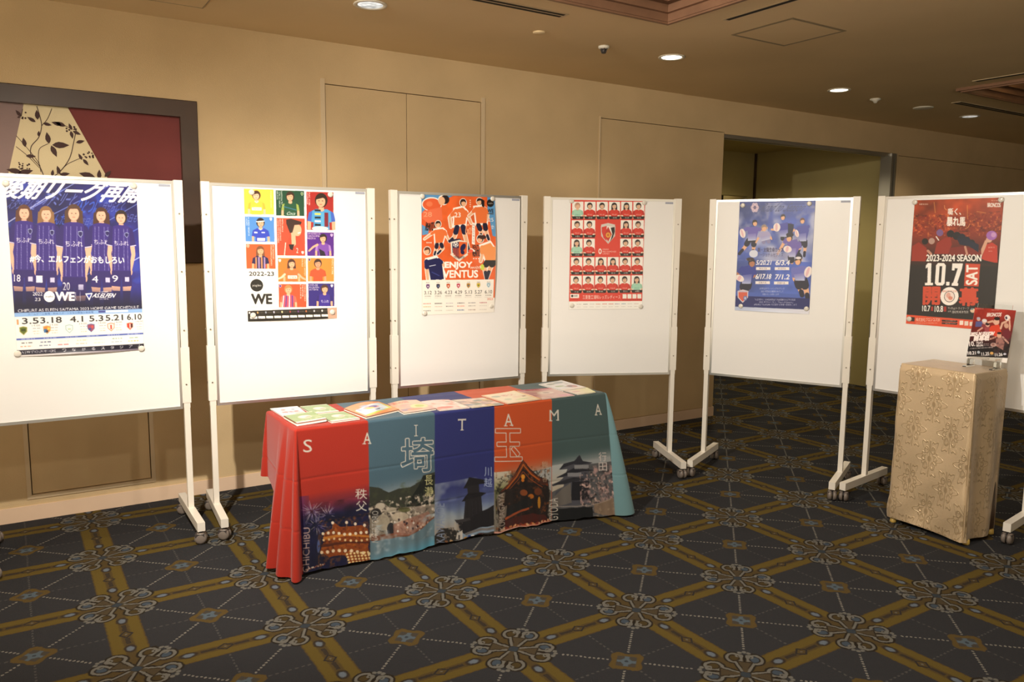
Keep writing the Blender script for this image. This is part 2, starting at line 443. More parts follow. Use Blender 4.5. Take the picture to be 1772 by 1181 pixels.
t = thing('sprinkler_head', 'small round detector with dark grille on the ceiling left of the second downlight', 'ceiling detector', (3.31, 4.13, CZ))
bm = bmesh.new(); add_lathe(bm, [(.0, 0), (.036, 0), (.036, -.010), (.030, -.016), (.018, -.018), (0, -.018)], (0, 0, 0)); obj('base', bm, M_WHITE, t)
bm = bmesh.new(); add_cyl(bm, (0, 0, -.018), (0, 0, -.045), .016, .010)
for k in range(6):
    a = k*math.pi/3; add_cyl(bm, (.024*math.cos(a), .024*math.sin(a), -.014), (.012*math.cos(a), .012*math.sin(a), -.044), .0025, n=6)
obj('cage', bm, M_CASTERD, t)
t = thing('sprinkler_head', 'tiny ceiling sprinkler between the third downlight and the pale ceiling disc', 'ceiling sprinkler', (6.38, 4.24, CZ))
bm = bmesh.new(); add_lathe(bm, [(.0, 0), (.045, 0), (.045, -.008), (.020, -.02), (.012, -.035), (0, -.036)], (0, 0, 0)); obj('base', bm, M_WHITE, t)
for x, y, rr, lab in ((2.775, 4.08, .038, 'flat round cover plate on the ceiling above the double door, left of the detector'),
                      (7.12, 4.25, .085, 'larger round speaker cover on the ceiling before the farthest downlight')):
    bm = bmesh.new(); add_lathe(bm, [(.0, 0), (rr, 0), (rr, -.006), (rr*.85, -.010), (0, -.011)], (0, 0, 0))
    o = obj('ceiling_plate', bm, M_CEIL if rr < .05 else M_WHITE); o.location = (x, y, CZ); tag(o, lab, 'ceiling plate')
def hatch(x0, x1, y0, y1, label, w=.018):
    t = thing('ceiling_hatch', label, 'ceiling hatch', ((x0+x1)/2, (y0+y1)/2, CZ))
    a, b = (x1-x0)/2, (y1-y0)/2
    bm = bmesh.new()
    for q in ((-a, -a+w, -b, b), (a-w, a, -b, b), (-a+w, a-w, -b, -b+w), (-a+w, a-w, b-w, b)): add_box(bm, q[0], q[1], q[2], q[3], -.003, 0)
    obj('frame', bm, M_VENT, t)
    bm = bmesh.new(); add_box(bm, -a+w, a-w, -b+w, b-w, -.002, 0); obj('panel', bm, M_CEIL, t)
hatch(*HATCH, 'square access hatch in the ceiling outlined by a dark groove')
hatch(*HATCH2, 'plain rectangular ceiling panel edge at the top left of the picture', .006)
def vent(cx, cy, lx, ly, label, slots=2):
    t = thing('ceiling_vent', label, 'ceiling vent', (cx, cy, CZ))
    bm = bmesh.new()
    add_box(bm, -lx/2, lx/2, -ly/2, ly/2, -.004, 0); obj('frame', bm, M_TRIM, t)
    bm = bmesh.new(); along = lx > ly
    w = (ly if along else lx)
    for k in range(slots):
        c = (-.5+(k+.5)/slots)*w; hw = w/slots*.28
        if along: add_box(bm, -lx/2+.02, lx/2-.02, c-hw, c+hw, -.0055, -.004)
        else: add_box(bm, c-hw, c+hw, -ly/2+.02, ly/2-.02, -.0055, -.004)
    obj('slot', bm, M_DARK, t)
vent(2.02, 3.715, 1.36, .075, 'long narrow air vent with dark slots at the top centre of the ceiling')
vent(3.485, 2.65, .045, 1.25, 'slim linear air slot beside the square ceiling hatch', 1)
vent(7.75, 3.93, 1.35, .085, 'dark slotted vent along the right coffer')
vent(6.30, 2.70, .05, 1.35, 'slim pale air slot before the right coffer', 1)
t = thing('coffer_lamp', 'warm glowing lamp inside the right-hand ceiling coffer', 'ceiling light', (7.02, 3.36, CZ+.16))
bm = bmesh.new(); add_lathe(bm, [(.0, -.05), (.05, -.045), (.09, -.02), (.10, .02), (.09, .05), (.03, .10), (0, .10)], (0, 0, 0)); obj('shade', bm, emissive('coffer_glow', (1, .72, .35), 2.2), t)

# ---------------------------------------------------------------- framed wall panel in the alcove
fx0, fx1, fz0, fz1 = -1.295, 1.0, 1.43, 2.367
t = thing('framed_wall_panel', 'large dark-framed wall panel of maroon, mauve and cream floral fabric', 'wall panel', ((fx0+fx1)/2, YW, fz0))
ox = (fx0+fx1)/2
bm = bmesh.new(); W = .092
for q in ((fx0, fx0+W, fz0, fz1), (fx1-W, fx1, fz0, fz1), (fx0+W, fx1-W, fz0, fz0+W), (fx0+W, fx1-W, fz1-W, fz1)):
    add_box(bm, q[0]-ox, q[1]-ox, -.012, .06, q[2]-fz0, q[3]-fz0)
obj('frame', bm, M_DARKWOOD, t, bevel=.002, seg=1)
def flat(name, pts, y, mat, th=.006):
    bm = bmesh.new()
    a = [bm.verts.new((x-ox, y, z-fz0)) for x, z in pts]; b = [bm.verts.new((x-ox, y+th, z-fz0)) for x, z in pts]
    bm.faces.new(a); bm.faces.new(b[::-1])
    for i in range(len(pts)):
        j = (i+1) % len(pts); bm.faces.new((a[j], a[i], b[i], b[j]))
    return obj(name, bm, mat, t)
zt, zb = fz1-W, fz0+W
xl = lambda z: .131+(z-2.27)*(.131-.04)/(2.27-1.9)
xr = lambda z: .341-(z-2.27)*(.518-.341)/(2.27-1.9)
flat('mauve_panel', [(fx0+W, zb), (xl(zb), zb), (xl(zt), zt), (fx0+W, zt)], .030, M_MAUVE)
flat('cream_panel', [(xl(zb), zb), (xr(zb), zb), (xr(zt), zt), (xl(zt), zt)], .026, material('cream_silk', (.66, .55, .33), .6, bump=(200, .2)), .010)
flat('maroon_panel', [(xr(zb), zb), (fx1-W, zb), (fx1-W, zt), (xr(zt), zt)], .030, M_MAROON)
# printed vines on the cream panel; coordinates read as (x, z) on the wall plane
def wpt(px, py):      # zoomed sheet coordinates of the pattern -> wall coordinates
    return (.131+(px-125)/(350-125)*(.341-.131), 2.27-(py-540)/(905-540)*(2.27-1.897))
bm = bmesh.new()
def strip(pts, w, bm=bm):
    pts = [Vector((wpt(*q)[0]-ox, wpt(*q)[1]-fz0)) for q in pts]
    fine = []
    for i in range(len(pts)-1):
        p0, p1, p2, p3 = pts[max(i-1, 0)], pts[i], pts[i+1], pts[min(i+2, len(pts)-1)]
        for k in range(6):
            s = k/6; fine.append(.5*((2*p1)+(-p0+p2)*s+(2*p0-5*p1+4*p2-p3)*s*s+(-p0+3*p1-3*p2+p3)*s**3))
    fine.append(pts[-1]); prev = None
    for i, q in enumerate(fine):
        d = (fine[min(i+1, len(fine)-1)]-fine[max(i-1, 0)]).normalized(); n = Vector((-d.y, d.x))*w/2
        a, b = bm.verts.new((q.x+n.x, .0245, q.y+n.y)), bm.verts.new((q.x-n.x, .0245, q.y-n.y))
        if prev: bm.faces.new((prev[0], prev[1], b, a))
        prev = (a, b)
def leaf(px, py, L, ang, w=.42, bm=bm):
    x, z = wpt(px, py); x -= ox; z -= fz0; L = L*.00125; d = Vector((math.cos(ang), math.sin(ang))); n = Vector((-d.y, d.x)); vs = []
    prof = [(0, 0), (.2, .7), (.4, 1), (.65, .8), (.85, .35), (1, 0)]
    for s, h in prof: q = Vector((x, z))+d*L*s+n*L*w*.5*h; vs.append(bm.verts.new((q.x, .024, q.y)))
    for s, h in prof[-2:0:-1]: q = Vector((x, z))+d*L*s-n*L*w*.5*h; vs.append(bm.verts.new((q.x, .024, q.y)))
    bm.faces.new(vs)
strip([(190, 540), (202, 590), (208, 640), (190, 700), (150, 750), (148, 800), (185, 850), (205, 905)], .004)
strip([(265, 545), (240, 600), (208, 640)], .003); strip([(80, 700), (130, 760), (180, 830), (190, 880)], .003)
strip([(75, 755), (130, 800), (185, 860)], .003); strip([(235, 730), (190, 760), (182, 820), (188, 850)], .003)
strip([(385, 640), (365, 720), (340, 800), (290, 870), (245, 905)], .004); strip([(410, 790), (330, 830), (290, 870)], .003)
strip([(310, 620), (350, 640), (385, 650)], .003); strip([(120, 560), (110, 600)], .003)
for a in ((190, 610, 42, 1.6), (180, 622, 36, 2.6), (215, 625, 34, -.2), (310, 628, 40, 2.9), (330, 632, 44, 2.8), (240, 730, 50, 1.7), (255, 735, 66, .05), (250, 738, 52, -1.2),
          (360, 650, 30, 1.9), (365, 655, 34, -.4), (355, 655, 34, -1.4), (378, 715, 36, .3), (120, 755, 40, 1.7), (120, 800, 38, .0), (188, 695, 24, 1.4), (405, 805, 30, 2.0), (410, 800, 34, -.9),
          (470, 895, 66, 2.9), (490, 905, 44, 1.5), (520, 890, 40, .8), (95, 885, 56, 3.0), (75, 895, 60, .3), (285, 885, 36, 1.8), (285, 890, 40, .2), (110, 600, 32, 2.2), (245, 900, 30, 1.4), (500, 900, 40, -.2)):
    leaf(*a)
random.seed(5)
for cx, cy in ((440, 775), (110, 852), (355, 648), (290, 890), (118, 590)):
    for k in range(12 if cx in (440, 110) else 6):
        px, py = cx+random.uniform(-26, 26), cy+random.uniform(-16, 18)
        x, z = wpt(px, py); r = random.uniform(.0035, .006)
        bm.faces.new([bm.verts.new((x-ox+r*math.cos(a*math.pi/4), .0242, z-fz0+r*math.sin(a*math.pi/4))) for a in range(8)])
vines = obj('vine_print', bm, material('brown_print', (.055, .025, .022), .8), t)

# ---------------------------------------------------------------- mobile whiteboards
BOARDS = [((-.125, 4.47), (.775, 4.458), 'mobile whiteboard with the blue football team poster, at the left edge'),
          ((.909, 4.452), (1.812, 4.385), 'mobile whiteboard with the grid of square player portraits'),
          ((1.965, 4.43), (2.885, 4.385), 'mobile whiteboard with the orange football poster, behind the table'),
          ((3.03, 4.362), (3.882, 3.985), 'mobile whiteboard with the red squad portrait poster'),
          ((4.082, 3.868), (4.478, 3.055), 'mobile whiteboard with the blue rugby poster, fifth from the left'),
          ((4.555, 2.905), (4.675, 2.06), 'mobile whiteboard with the black and red basketball poster, behind the gold pedestal')]
HW = .452
def post_mesh():
    bm = bmesh.new()
    add_box(bm, -.0145, .0145, -.0145, .0145, .118, .68)
    vs = add_box(bm, -.0215, .0215, -.0175, .0175, .672, 1.872)
    for v in vs:
        if v.co.z < .7: v.co.x *= .74; v.co.y *= .86
    add_box(bm, -.0215, .0215, -.0175, .0175, .70, 1.0)
    return bm
def bolt_mesh(side):
    bm = bmesh.new()
    if side == 0: add_cyl(bm, (0, -.0172, 0), (0, -.0205, 0), .0042, n=12)
    else: add_cyl(bm, (side*.0210, 0, 0), (side*.0245, 0, 0), .0055, n=12)
    return bm
def caster_mesh():
    bm = bmesh.new()
    for s in (-1, 1):
        add_lathe_x(bm, [(0, s*.0270), (.018, s*.0265), (.026, s*.0235), (.0305, s*.017), (.0310, s*.005), (.010, s*.004)], .032)
    return bm
def add_lathe_x(bm, prof, zc, n=24, mat=0):
    rows = [[bm.verts.new((h, r*math.cos(2*math.pi*i/n), zc+r*math.sin(2*math.pi*i/n))) for i in range(n)] if r > 0 else [bm.verts.new((h, 0, zc))] for r, h in prof]
    for a, b in zip(rows, rows[1:]):
        for i in range(n):
            j = (i+1) % n
            f = bm.faces.new((a[0], b[i], b[j]) if len(a) == 1 else (a[i], a[j], b[j], b[i])); f.smooth = True; f.material_index = mat
def make_board(label):
    t = thing('mobile_whiteboard', label, 'whiteboard', group='mobile whiteboards in the bent row')
    bm = bmesh.new(); add_box(bm, -.420, .420, -.010, .010, .682, 1.854)
    obj('panel', bm, M_BOARD, t)
    bm = bmesh.new(); e = .431
    for q in ((-e, -e+.013, .669, 1.867), (e-.013, e, .669, 1.867), (-e+.013, e-.013, .669, .684), (-e+.013, e-.013, 1.852, 1.867)):
        add_box(bm, q[0], q[1], -.0135, .0135, q[2], q[3])
    obj('rim', bm, M_ALU, t, bevel=.002, seg=1)
    bm = bmesh.new(); add_box(bm, .36, .415, -.0112, -.0100, 1.836, 1.848)
    obj('maker_tag', bm, material('tag_grey', (.35, .37, .45), .5), t)
    for s in (-1, 1):
        p = obj('post', post_mesh(), M_IVORY, t, bevel=.002, seg=1); p.location = (s*HW, 0, 0)
        for z in (.80, 1.09, 1.40, 1.70):
            b = obj('bolt', bolt_mesh(0), M_BOLT, p); b.location = (0, 0, z)
            b = obj('bolt', bolt_mesh(s), M_BOLT, p); b.location = (0, 0, z)
        bm = bmesh.new(); add_box(bm, -.019, .019, -.285, .285, .072, .118)
        f = obj('foot', bm, M_IVORY, t, bevel=.002, seg=1); f.location = (s*HW, 0, 0)
        for y in (-.262, .262):
            c = obj('caster', caster_mesh(), M_CASTER, f); c.location = (0, y, 0)
            bm = bmesh.new(); add_cyl(bm, (0, 0, .052), (0, 0, .074), .009, n=12)
            add_box(bm, -.0255, .0255, -.020, .026, .040, .056)
            h = obj('caster', bm, M_CASTERD, f); h.location = (0, y, 0); h.name = 'caster_housing'
    return t
def copy_tree(o, parent=None):
    c = o.copy(); C.objects.link(c)
    if parent is not None: c.parent = parent
    for ch in list(o.children): copy_tree(ch, c)
    return c
proto = make_board(BOARDS[0][2]); BOARD_OBJ = []
rc = random.Random(3)
for k, (a, b, lab) in enumerate(BOARDS):
    o = proto if k == 0 else copy_tree(proto)
    o['label'] = lab
    o.location = ((a[0]+b[0])/2, (a[1]+b[1])/2, 0)
    o.rotation_euler = (0, 0, math.atan2(b[1]-a[1], b[0]-a[0]))
    for ft in o.children:
        if ft.name.startswith('foot'):
            ang = {}
            for c in ft.children:
                key = round(c.location.y, 2); ang.setdefault(key, rc.uniform(.9, 1.5) if k < 2 else rc.uniform(-.35, .35))
                c.rotation_euler = (0, 0, ang[key])
    BOARD_OBJ.append(o)
def bpos(k, s, z, off):
    a, b = BOARDS[k][0], BOARDS[k][1]; an = math.atan2(b[1]-a[1], b[0]-a[0])
    cx, cy = (a[0]+b[0])/2, (a[1]+b[1])/2
    return Vector((cx+s*math.cos(an)+off*math.sin(an), cy+s*math.sin(an)-off*math.cos(an), z)), an

# ---------------------------------------------------------------- printed sheets: colours drawn into the mesh
_txt = {}
def text_tris(s, bold):
    key = (s, bold)
    if key in _txt: return _txt[key]
    cu = bpy.data.curves.new('t', 'FONT'); cu.body = s; cu.resolution_u = 3; cu.offset = bold; cu.fill_mode = 'FRONT'
    ob = bpy.data.objects.new('t', cu)
    me = ob.to_mesh()
    me.calc_loop_triangles()
    v = np.empty(len(me.vertices)*3); me.vertices.foreach_get('co', v); v = v.reshape(-1, 3)[:, :2]
    t = np.empty(len(me.loop_triangles)*3, dtype=np.int32); me.loop_triangles.foreach_get('vertices', t)
    tr = v[t.reshape(-1, 3)]
    ob.to_mesh_clear(); bpy.data.objects.remove(ob); bpy.data.curves.remove(cu)
    lo, hi = tr.reshape(-1, 2).min(0), tr.reshape(-1, 2).max(0)
    tr = (tr-lo)/(hi-lo)
    _txt[key] = tr
    return tr

SS = 3
class Sheet:
    """a w x h metre print at res metres; quad = drawing coordinates of its corners tl,tr,br,bl"""
    def __init__(s, w, h, res, quad=None, bg='#ffffff'):
        s.w, s.h, s.res = w, h, res
        s.nx, s.ny = int(round(w/res))+1, int(round(h/res))+1
        s.W, s.H = s.nx*SS, s.ny*SS
        s.a = np.empty((s.H, s.W, 3)); s.a[:] = hx(bg)
        s.setquad(quad or ((0, 0), (1, 0), (1, 1), (0, 1)))
        s.rng = np.random.RandomState(7)
    def setquad(s, quad, dst=None):
        """homography from drawing coordinates to raster pixels (dst in 0..1 sheet coordinates)"""
        dst = dst or ((0, 0), (1, 0), (1, 1), (0, 1))
        A, B = [], []
        for (x, y), (X, Y) in zip(quad, dst):
            X *= s.W; Y *= s.H
            A += [[x, y, 1, 0, 0, 0, -X*x, -X*y], [0, 0, 0, x, y, 1, -Y*x, -Y*y]]; B += [X, Y]
        s.Hm = np.append(np.linalg.solve(np.array(A, float), np.array(B, float)), 1).reshape(3, 3)
    def m(s, pts):
        p = np.asarray(pts, float); q = np.c_[p, np.ones(len(p))] @ s.Hm.T
        return q[:, :2]/q[:, 2:3]
    def _mask_blend(s, x0, y0, mask, col, al=1.0):
        r = s.a[y0:y0+mask.shape[0], x0:x0+mask.shape[1]]
        c = hx(col) if isinstance(col, str) else col
        k = (mask*al)[..., None]
        r[:] = r*(1-k)+c*k
    def _bbox(s, q, pad=1):
        x0 = max(0, int(q[:, 0].min())-pad); x1 = min(s.W, int(q[:, 0].max())+pad+1)
        y0 = max(0, int(q[:, 1].min())-pad); y1 = min(s.H, int(q[:, 1].max())+pad+1)
        return x0, x1, y0, y1
    def raw(s, q, col, al=1.0):
        x0, x1, y0, y1 = s._bbox(q)
        if x1 <= x0 or y1 <= y0: return
        X, Y = np.meshgrid(np.arange(x0, x1)+.5, np.arange(y0, y1)+.5)
        ins = np.zeros(X.shape, bool)
        for (ax, ay), (bx, by) in zip(q, np.roll(q, -1, 0)):
            if ay == by: continue
            c = ((ay <= Y) & (Y < by)) | ((by <= Y) & (Y < ay))
            ins ^= c & (X < ax+(Y-ay)*(bx-ax)/(by-ay))
        s._mask_blend(x0, y0, ins.astype(float), col, al)
    def poly(s, pts, col, al=1.0): s.raw(s.m(pts), col, al)
    def rect(s, x0, y0, x1, y1, col, al=1.0): s.poly([(x0, y0), (x1, y0), (x1, y1), (x0, y1)], col, al)
    def ell(s, cx, cy, rx, ry, col, al=1.0, rot=0.0, n=22):
        t = np.arange(n)*2*np.pi/n; x, y = rx*np.cos(t), ry*np.sin(t); c, d = math.cos(rot), math.sin(rot)
        s.poly(np.c_[cx+x*c-y*d, cy+x*d+y*c], col, al)
    def line(s, pts, w, col, al=1.0, w2=None, rnd=True):
        pts = [np.array(p, float) for p in pts]; n = len(pts)-1
        for i, (a, b) in enumerate(zip(pts, pts[1:])):
            wa = w if w2 is None else w+(w2-w)*i/n; wb = w if w2 is None else w+(w2-w)*(i+1)/n
            d = b-a; L = np.hypot(*d)
            if L < 1e-9: continue
            nn = np.array([-d[1], d[0]])/L/2
            s.poly([a+nn*wa, b+nn*wb, b-nn*wb, a-nn*wa], col, al)
            if rnd and al == 1.0:
                s.ell(b[0], b[1], wb/2, wb/2, col, al, n=10)
                if i == 0: s.ell(a[0], a[1], wa/2, wa/2, col, al, n=10)
    def grad(s, pts, c0, c1, p0, p1, a0=1.0, a1=1.0):
        """polygon filled with a print gradient from c0 at p0 to c1 at p1"""
        q = s.m(pts); x0, x1, y0, y1 = s._bbox(q)
        if x1 <= x0 or y1 <= y0: return
        X, Y = np.meshgrid(np.arange(x0, x1)+.5, np.arange(y0, y1)+.5)
        ins = np.zeros(X.shape, bool)
        for (ax, ay), (bx, by) in zip(q, np.roll(q, -1, 0)):
            if ay == by: continue
            c = ((ay <= Y) & (Y < by)) | ((by <= Y) & (Y < ay))
            ins ^= c & (X < ax+(Y-ay)*(bx-ax)/(by-ay))
        P0, P1 = s.m([p0, p1]); d = P1-P0; L2 = (d**2).sum()
        t = np.clip(((X-P0[0])*d[0]+(Y-P0[1])*d[1])/L2, 0, 1)
        col = hx(c0)*(1-t[..., None])+hx(c1)*t[..., None]
        k = (ins*(a0*(1-t)+a1*t))[..., None]
        r = s.a[y0:y1, x0:x1]; r[:] = r*(1-k)+col*k
    def noise(s, x0, y0, x1, y1, scale, amt, tint=None, thresh=None, seed=1, al=1.0):
        """cloudy value noise over a box: multiplies, or paints tint where the noise is above thresh"""
        q = s.m([(x0, y0), (x1, y0), (x1, y1), (x0, y1)]); a, b, c, d = s._bbox(q, 0)
        if b <= a or d <= c: return
        px = abs(q[1, 0]-q[0, 0])/max(1e-6, abs(x1-x0))
        rng = np.random.RandomState(seed); tot = np.zeros((d-c, b-a)); wgt = 0
        for o, w in ((1, 1), (2, .55), (4, .3)):
            cell = max(1.5, scale*px/o); nx, ny = int((b-a)/cell)+3, int((d-c)/cell)+3
            g = rng.rand(ny, nx); yy = np.arange(d-c)/cell; xx = np.arange(b-a)/cell
            iy, ix = yy.astype(int), xx.astype(int); fy, fx = yy-iy, xx-ix
            fy, fx = fy*fy*(3-2*fy), fx*fx*(3-2*fx)
            top = g[iy][:, ix]*(1-fx)+g[iy][:, ix+1]*fx; bot = g[iy+1][:, ix]*(1-fx)+g[iy+1][:, ix+1]*fx
            tot += w*(top*(1-fy[:, None])+bot*fy[:, None]); wgt += w
        tot /= wgt; r = s.a[c:d, a:b]
        if tint is None: r[:] = np.clip(r*(1+amt*(tot[..., None]-.5)*2), 0, 1)
        else:
            k = np.clip((tot-thresh)/max(1e-3, amt), 0, 1)[..., None]*al
            r[:] = r*(1-k)+hx(tint)*k
    def text(s, t, x0, y0, x1, y1, col, bold=0.0, shear=0.0, rot=0, outline=None, al=1.0):
        """text stretched to fill the box; rot 90 reads upwards, -90 downwards"""
        tr = text_tris(t, 0.0)
        u, v = tr[..., 0], tr[..., 1]
        u = u+shear*(v-.5)
        if rot == 0: X, Y = x0+(x1-x0)*u, y1-(y1-y0)*v
        elif rot == 90: X, Y = x0+(x1-x0)*(1-v), y1-(y1-y0)*u
        else: X, Y = x0+(x1-x0)*v, y0+(y1-y0)*u
        q = s.m(np.c_[X.ravel(), Y.ravel()]).reshape(-1, 3, 2)
        fl = q.reshape(-1, 2); cap = (np.ptp(fl[:, 1]) if rot == 0 else np.ptp(fl[:, 0]))
        pad = int(cap*(max(bold, outline[1] if outline else 0)))+3
        x_0, x_1, y_0, y_1 = s._bbox(fl, pad)
        if x_1 <= x_0 or y_1 <= y_0: return
        mask = np.zeros((y_1-y_0, x_1-x_0), bool)
        for T in q:
            a0, a1 = int(T[:, 0].min()), int(T[:, 0].max())+1; b0, b1 = int(T[:, 1].min()), int(T[:, 1].max())+1
            a0, a1, b0, b1 = max(a0, x_0), min(a1, x_1), max(b0, y_0), min(b1, y_1)
            if a1 <= a0 or b1 <= b0: continue
            XX, YY = np.meshgrid(np.arange(a0, a1)+.5, np.arange(b0, b1)+.5)
            (ax, ay), (bx, by), (cx, cy) = T
            det = (bx-ax)*(cy-ay)-(cx-ax)*(by-ay)
            if abs(det) < 1e-9: continue
            l1 = ((XX-ax)*(cy-ay)-(cx-ax)*(YY-ay))/det; l2 = ((bx-ax)*(YY-ay)-(XX-ax)*(by-ay))/det
            mask[b0-y_0:b1-y_0, a0-x_0:a1-x_0] |= (l1 >= -1e-6) & (l2 >= -1e-6) & (l1+l2 <= 1+1e-6)
        def fat(m, r):
            k = int(round(r)); o = m.copy()
            for dy in range(-k, k+1):
                for dx in range(-k, k+1):
                    if (dx or dy) and dx*dx+dy*dy <= r*r+.3:
                        o[max(0, dy):m.shape[0]+min(0, dy), max(0, dx):m.shape[1]+min(0, dx)] |= m[max(0, -dy):m.shape[0]+min(0, -dy), max(0, -dx):m.shape[1]+min(0, -dx)]
            return o
        if outline: s._mask_blend(x_0, y_0, fat(mask, outline[1]*cap).astype(float), outline[0], al)
        s._mask_blend(x_0, y_0, (fat(mask, bold*cap) if bold*cap >= .5 else mask).astype(float), col, al)
    def out(s):
        return s.a.reshape(s.ny, SS, s.nx, SS, 3).mean((1, 3))

M_PRINT = {}
def print_material(name, rough=.35, coat=0.25, cloth=False):
    if name in M_PRINT: return M_PRINT[name]
    m = material(name, (1, 1, 1), rough, coat=coat, spec=.4 if not cloth else .15)
    nt = m.node_tree; n = nt.nodes.new('ShaderNodeVertexColor'); n.layer_name = 'ink'
    nt.links.new(n.outputs[0], nt.nodes['Principled BSDF'].inputs['Base Color'])
    if cloth:
        tc = nt.nodes.new('ShaderNodeTexCoord'); t = nt.nodes.new('ShaderNodeTexNoise'); t.inputs['Scale'].default_value = 420
        nt.links.new(tc.outputs['Object'], t.inputs['Vector'])
        bp = nt.nodes.new('ShaderNodeBump'); bp.inputs['Strength'].default_value = .35; bp.inputs['Distance'].default_value = .002
        nt.links.new(t.outputs['Fac'], bp.inputs['Height']); nt.links.new(bp.outputs[0], nt.nodes['Principled BSDF'].inputs['Normal'])
        nt.nodes['Principled BSDF'].inputs['Sheen Weight'].default_value = .15
    M_PRINT[name] = m
    return m
def grid_mesh(name, P, colr, mat, back=None, parent=None, edge=None):
    """P (ny,nx,3) points, colr (ny,nx,3) srgb; optional back offset (ny,nx,3) gives the sheet thickness"""
    ny, nx = P.shape[:2]; idx = np.arange(ny*nx).reshape(ny, nx)
    f = np.stack([idx[:-1, :-1], idx[1:, :-1], idx[1:, 1:], idx[:-1, 1:]], -1).reshape(-1, 4)
    V = P.reshape(-1, 3); K = colr.reshape(-1, 3)
    if back is not None:
        # coarse-bordered reverse side and edge
        rim = np.concatenate([idx[0, :], idx[1:, -1], idx[-1, -2::-1], idx[-2:0:-1, 0]])
        n0 = len(V); VB = back.reshape(-1, 3)[rim]; V = np.vstack([V, VB]); 
        K = np.vstack([K, np.tile(hx(edge or '#f4f1ea'), (len(rim), 1))])
        r2 = np.arange(len(rim))+n0
        side = np.stack([rim, np.roll(rim, -1), np.roll(r2, -1), r2], -1)
        f = np.vstack([f, side[:, ::-1]])
    me = bpy.data.meshes.new(name)
    me.vertices.add(len(V)); me.vertices.foreach_set('co', V.astype(np.float32).ravel())
    nf = len(f); extra = 0 if back is None else 1
    loops = f.ravel()
    starts = np.arange(nf)*4; tot = np.full(nf, 4)
    if extra:
        loops = np.concatenate([loops, r2]); starts = np.append(starts, nf*4); tot = np.append(tot, len(r2))
    me.loops.add(len(loops)); me.loops.foreach_set('vertex_index', loops.astype(np.int32))
    me.polygons.add(len(starts)); me.polygons.foreach_set('loop_start', starts.astype(np.int32))
    me.polygons.foreach_set('loop_total', tot.astype(np.int32))
    me.update(calc_edges=True); me.validate()
    ca = me.color_attributes.new('ink', 'FLOAT_COLOR', 'POINT')
    ca.data.foreach_set('color', np.c_[s2l(K), np.ones(len(K))].astype(np.float32).ravel())
    me.polygons.foreach_set('use_smooth', np.ones(len(me.polygons), bool))
    me.materials.append(mat)
    o = bpy.data.objects.new(name, me); C.objects.link(o)
    if parent is not None: o.parent = parent
    return o

# small figures used in the printed photographs -------------------------
def bust(S, cx, top, h, hair, shirt, skin='#e8b898', long=0, sleeve=None, trim=None, face=0, wide=1.0):
    """head-and-shoulders portrait; h = height from crown to the cut-off"""
    r = h*.155; hy = top+r*1.25; sl = sleeve or shirt
    if long: S.poly([(cx-r*1.15, hy), (cx+r*1.15, hy), (cx+r*1.25, hy+r*(1.2+long)), (cx-r*1.25, hy+r*(1.2+long))], hair)
    S.poly([(cx-r*.42, hy+r*.7), (cx+r*.42, hy+r*.7), (cx+r*.5, hy+r*1.9), (cx-r*.5, hy+r*1.9)], skin)
    sy = hy+r*1.55; W = r*2.15*wide
    S.poly([(cx-W*.45, sy), (cx+W*.45, sy), (cx+W*.95, sy+r*.6), (cx+W*1.1, top+h*.78), (cx+W*.62, top+h*.80), (cx+W*.66, top+h), (cx-W*.66, top+h), (cx-W*.62, top+h*.80), (cx-W*1.1, top+h*.78), (cx-W*.95, sy+r*.6)], shirt)
    for d in (-1, 1):
        S.poly([(cx+d*W*.72, sy+r*.35), (cx+d*W*.98, sy+r*.65), (cx+d*W*1.12, top+h*.76), (cx+d*W*.80, top+h*.79)], sl)
        S.poly([(cx+d*W*.82, top+h*.78), (cx+d*W*1.1, top+h*.77), (cx+d*W*1.12, top+h), (cx+d*W*.84, top+h)], skin)
    S.ell(cx, sy+r*.12, r*.5, r*.3, skin)
    if trim: S.line([(cx-r*.55, sy+r*.1), (cx, sy+r*.5), (cx+r*.55, sy+r*.1)], r*.14, trim, rnd=False)
    S.ell(cx, hy, r*1.12, r*1.28, hair)
    S.ell(cx+face*r*.25, hy+r*.22, r*.82, r*1.0, skin)
    S.poly([(cx-r*.95, hy-r*.1), (cx-r*.6, hy-r*.95), (cx+r*.6, hy-r*.95), (cx+r*.95, hy-r*.1), (cx+r*.3, hy-r*.45)], hair)
    S.line([(cx-r*.45+face*r*.25, hy+r*.1), (cx-r*.2+face*r*.25, hy+r*.1)], r*.12, '#3a2a22', rnd=False)
    S.line([(cx+r*.2+face*r*.25, hy+r*.1), (cx+r*.45+face*r*.25, hy+r*.1)], r*.12, '#3a2a22', rnd=False)
    S.line([(cx-r*.2+face*r*.25, hy+r*.75), (cx+r*.22+face*r*.25, hy+r*.73)], r*.11, '#b0524a', rnd=False)
def limb(S, pts, w0, w1, col): S.line(pts, w0, col, w2=w1)
def crest(S, cx, cy, w, h, base, edge='#f2efe8', marks=()):
    S.poly([(cx-w, cy-h*.8), (cx, cy-h), (cx+w, cy-h*.8), (cx+w*.95, cy+h*.2), (cx, cy+h), (cx-w*.95, cy+h*.2)], edge)
    k = .82
    S.poly([(cx-w*k, cy-h*.68), (cx, cy-h*.82), (cx+w*k, cy-h*.68), (cx+w*.78, cy+h*.15), (cx, cy+h*.8), (cx-w*.78, cy+h*.15)], base)
    for x0, y0, x1, y1, c in marks: S.rect(cx+x0*w, cy+y0*h, cx+x1*w, cy+y1*h, c)
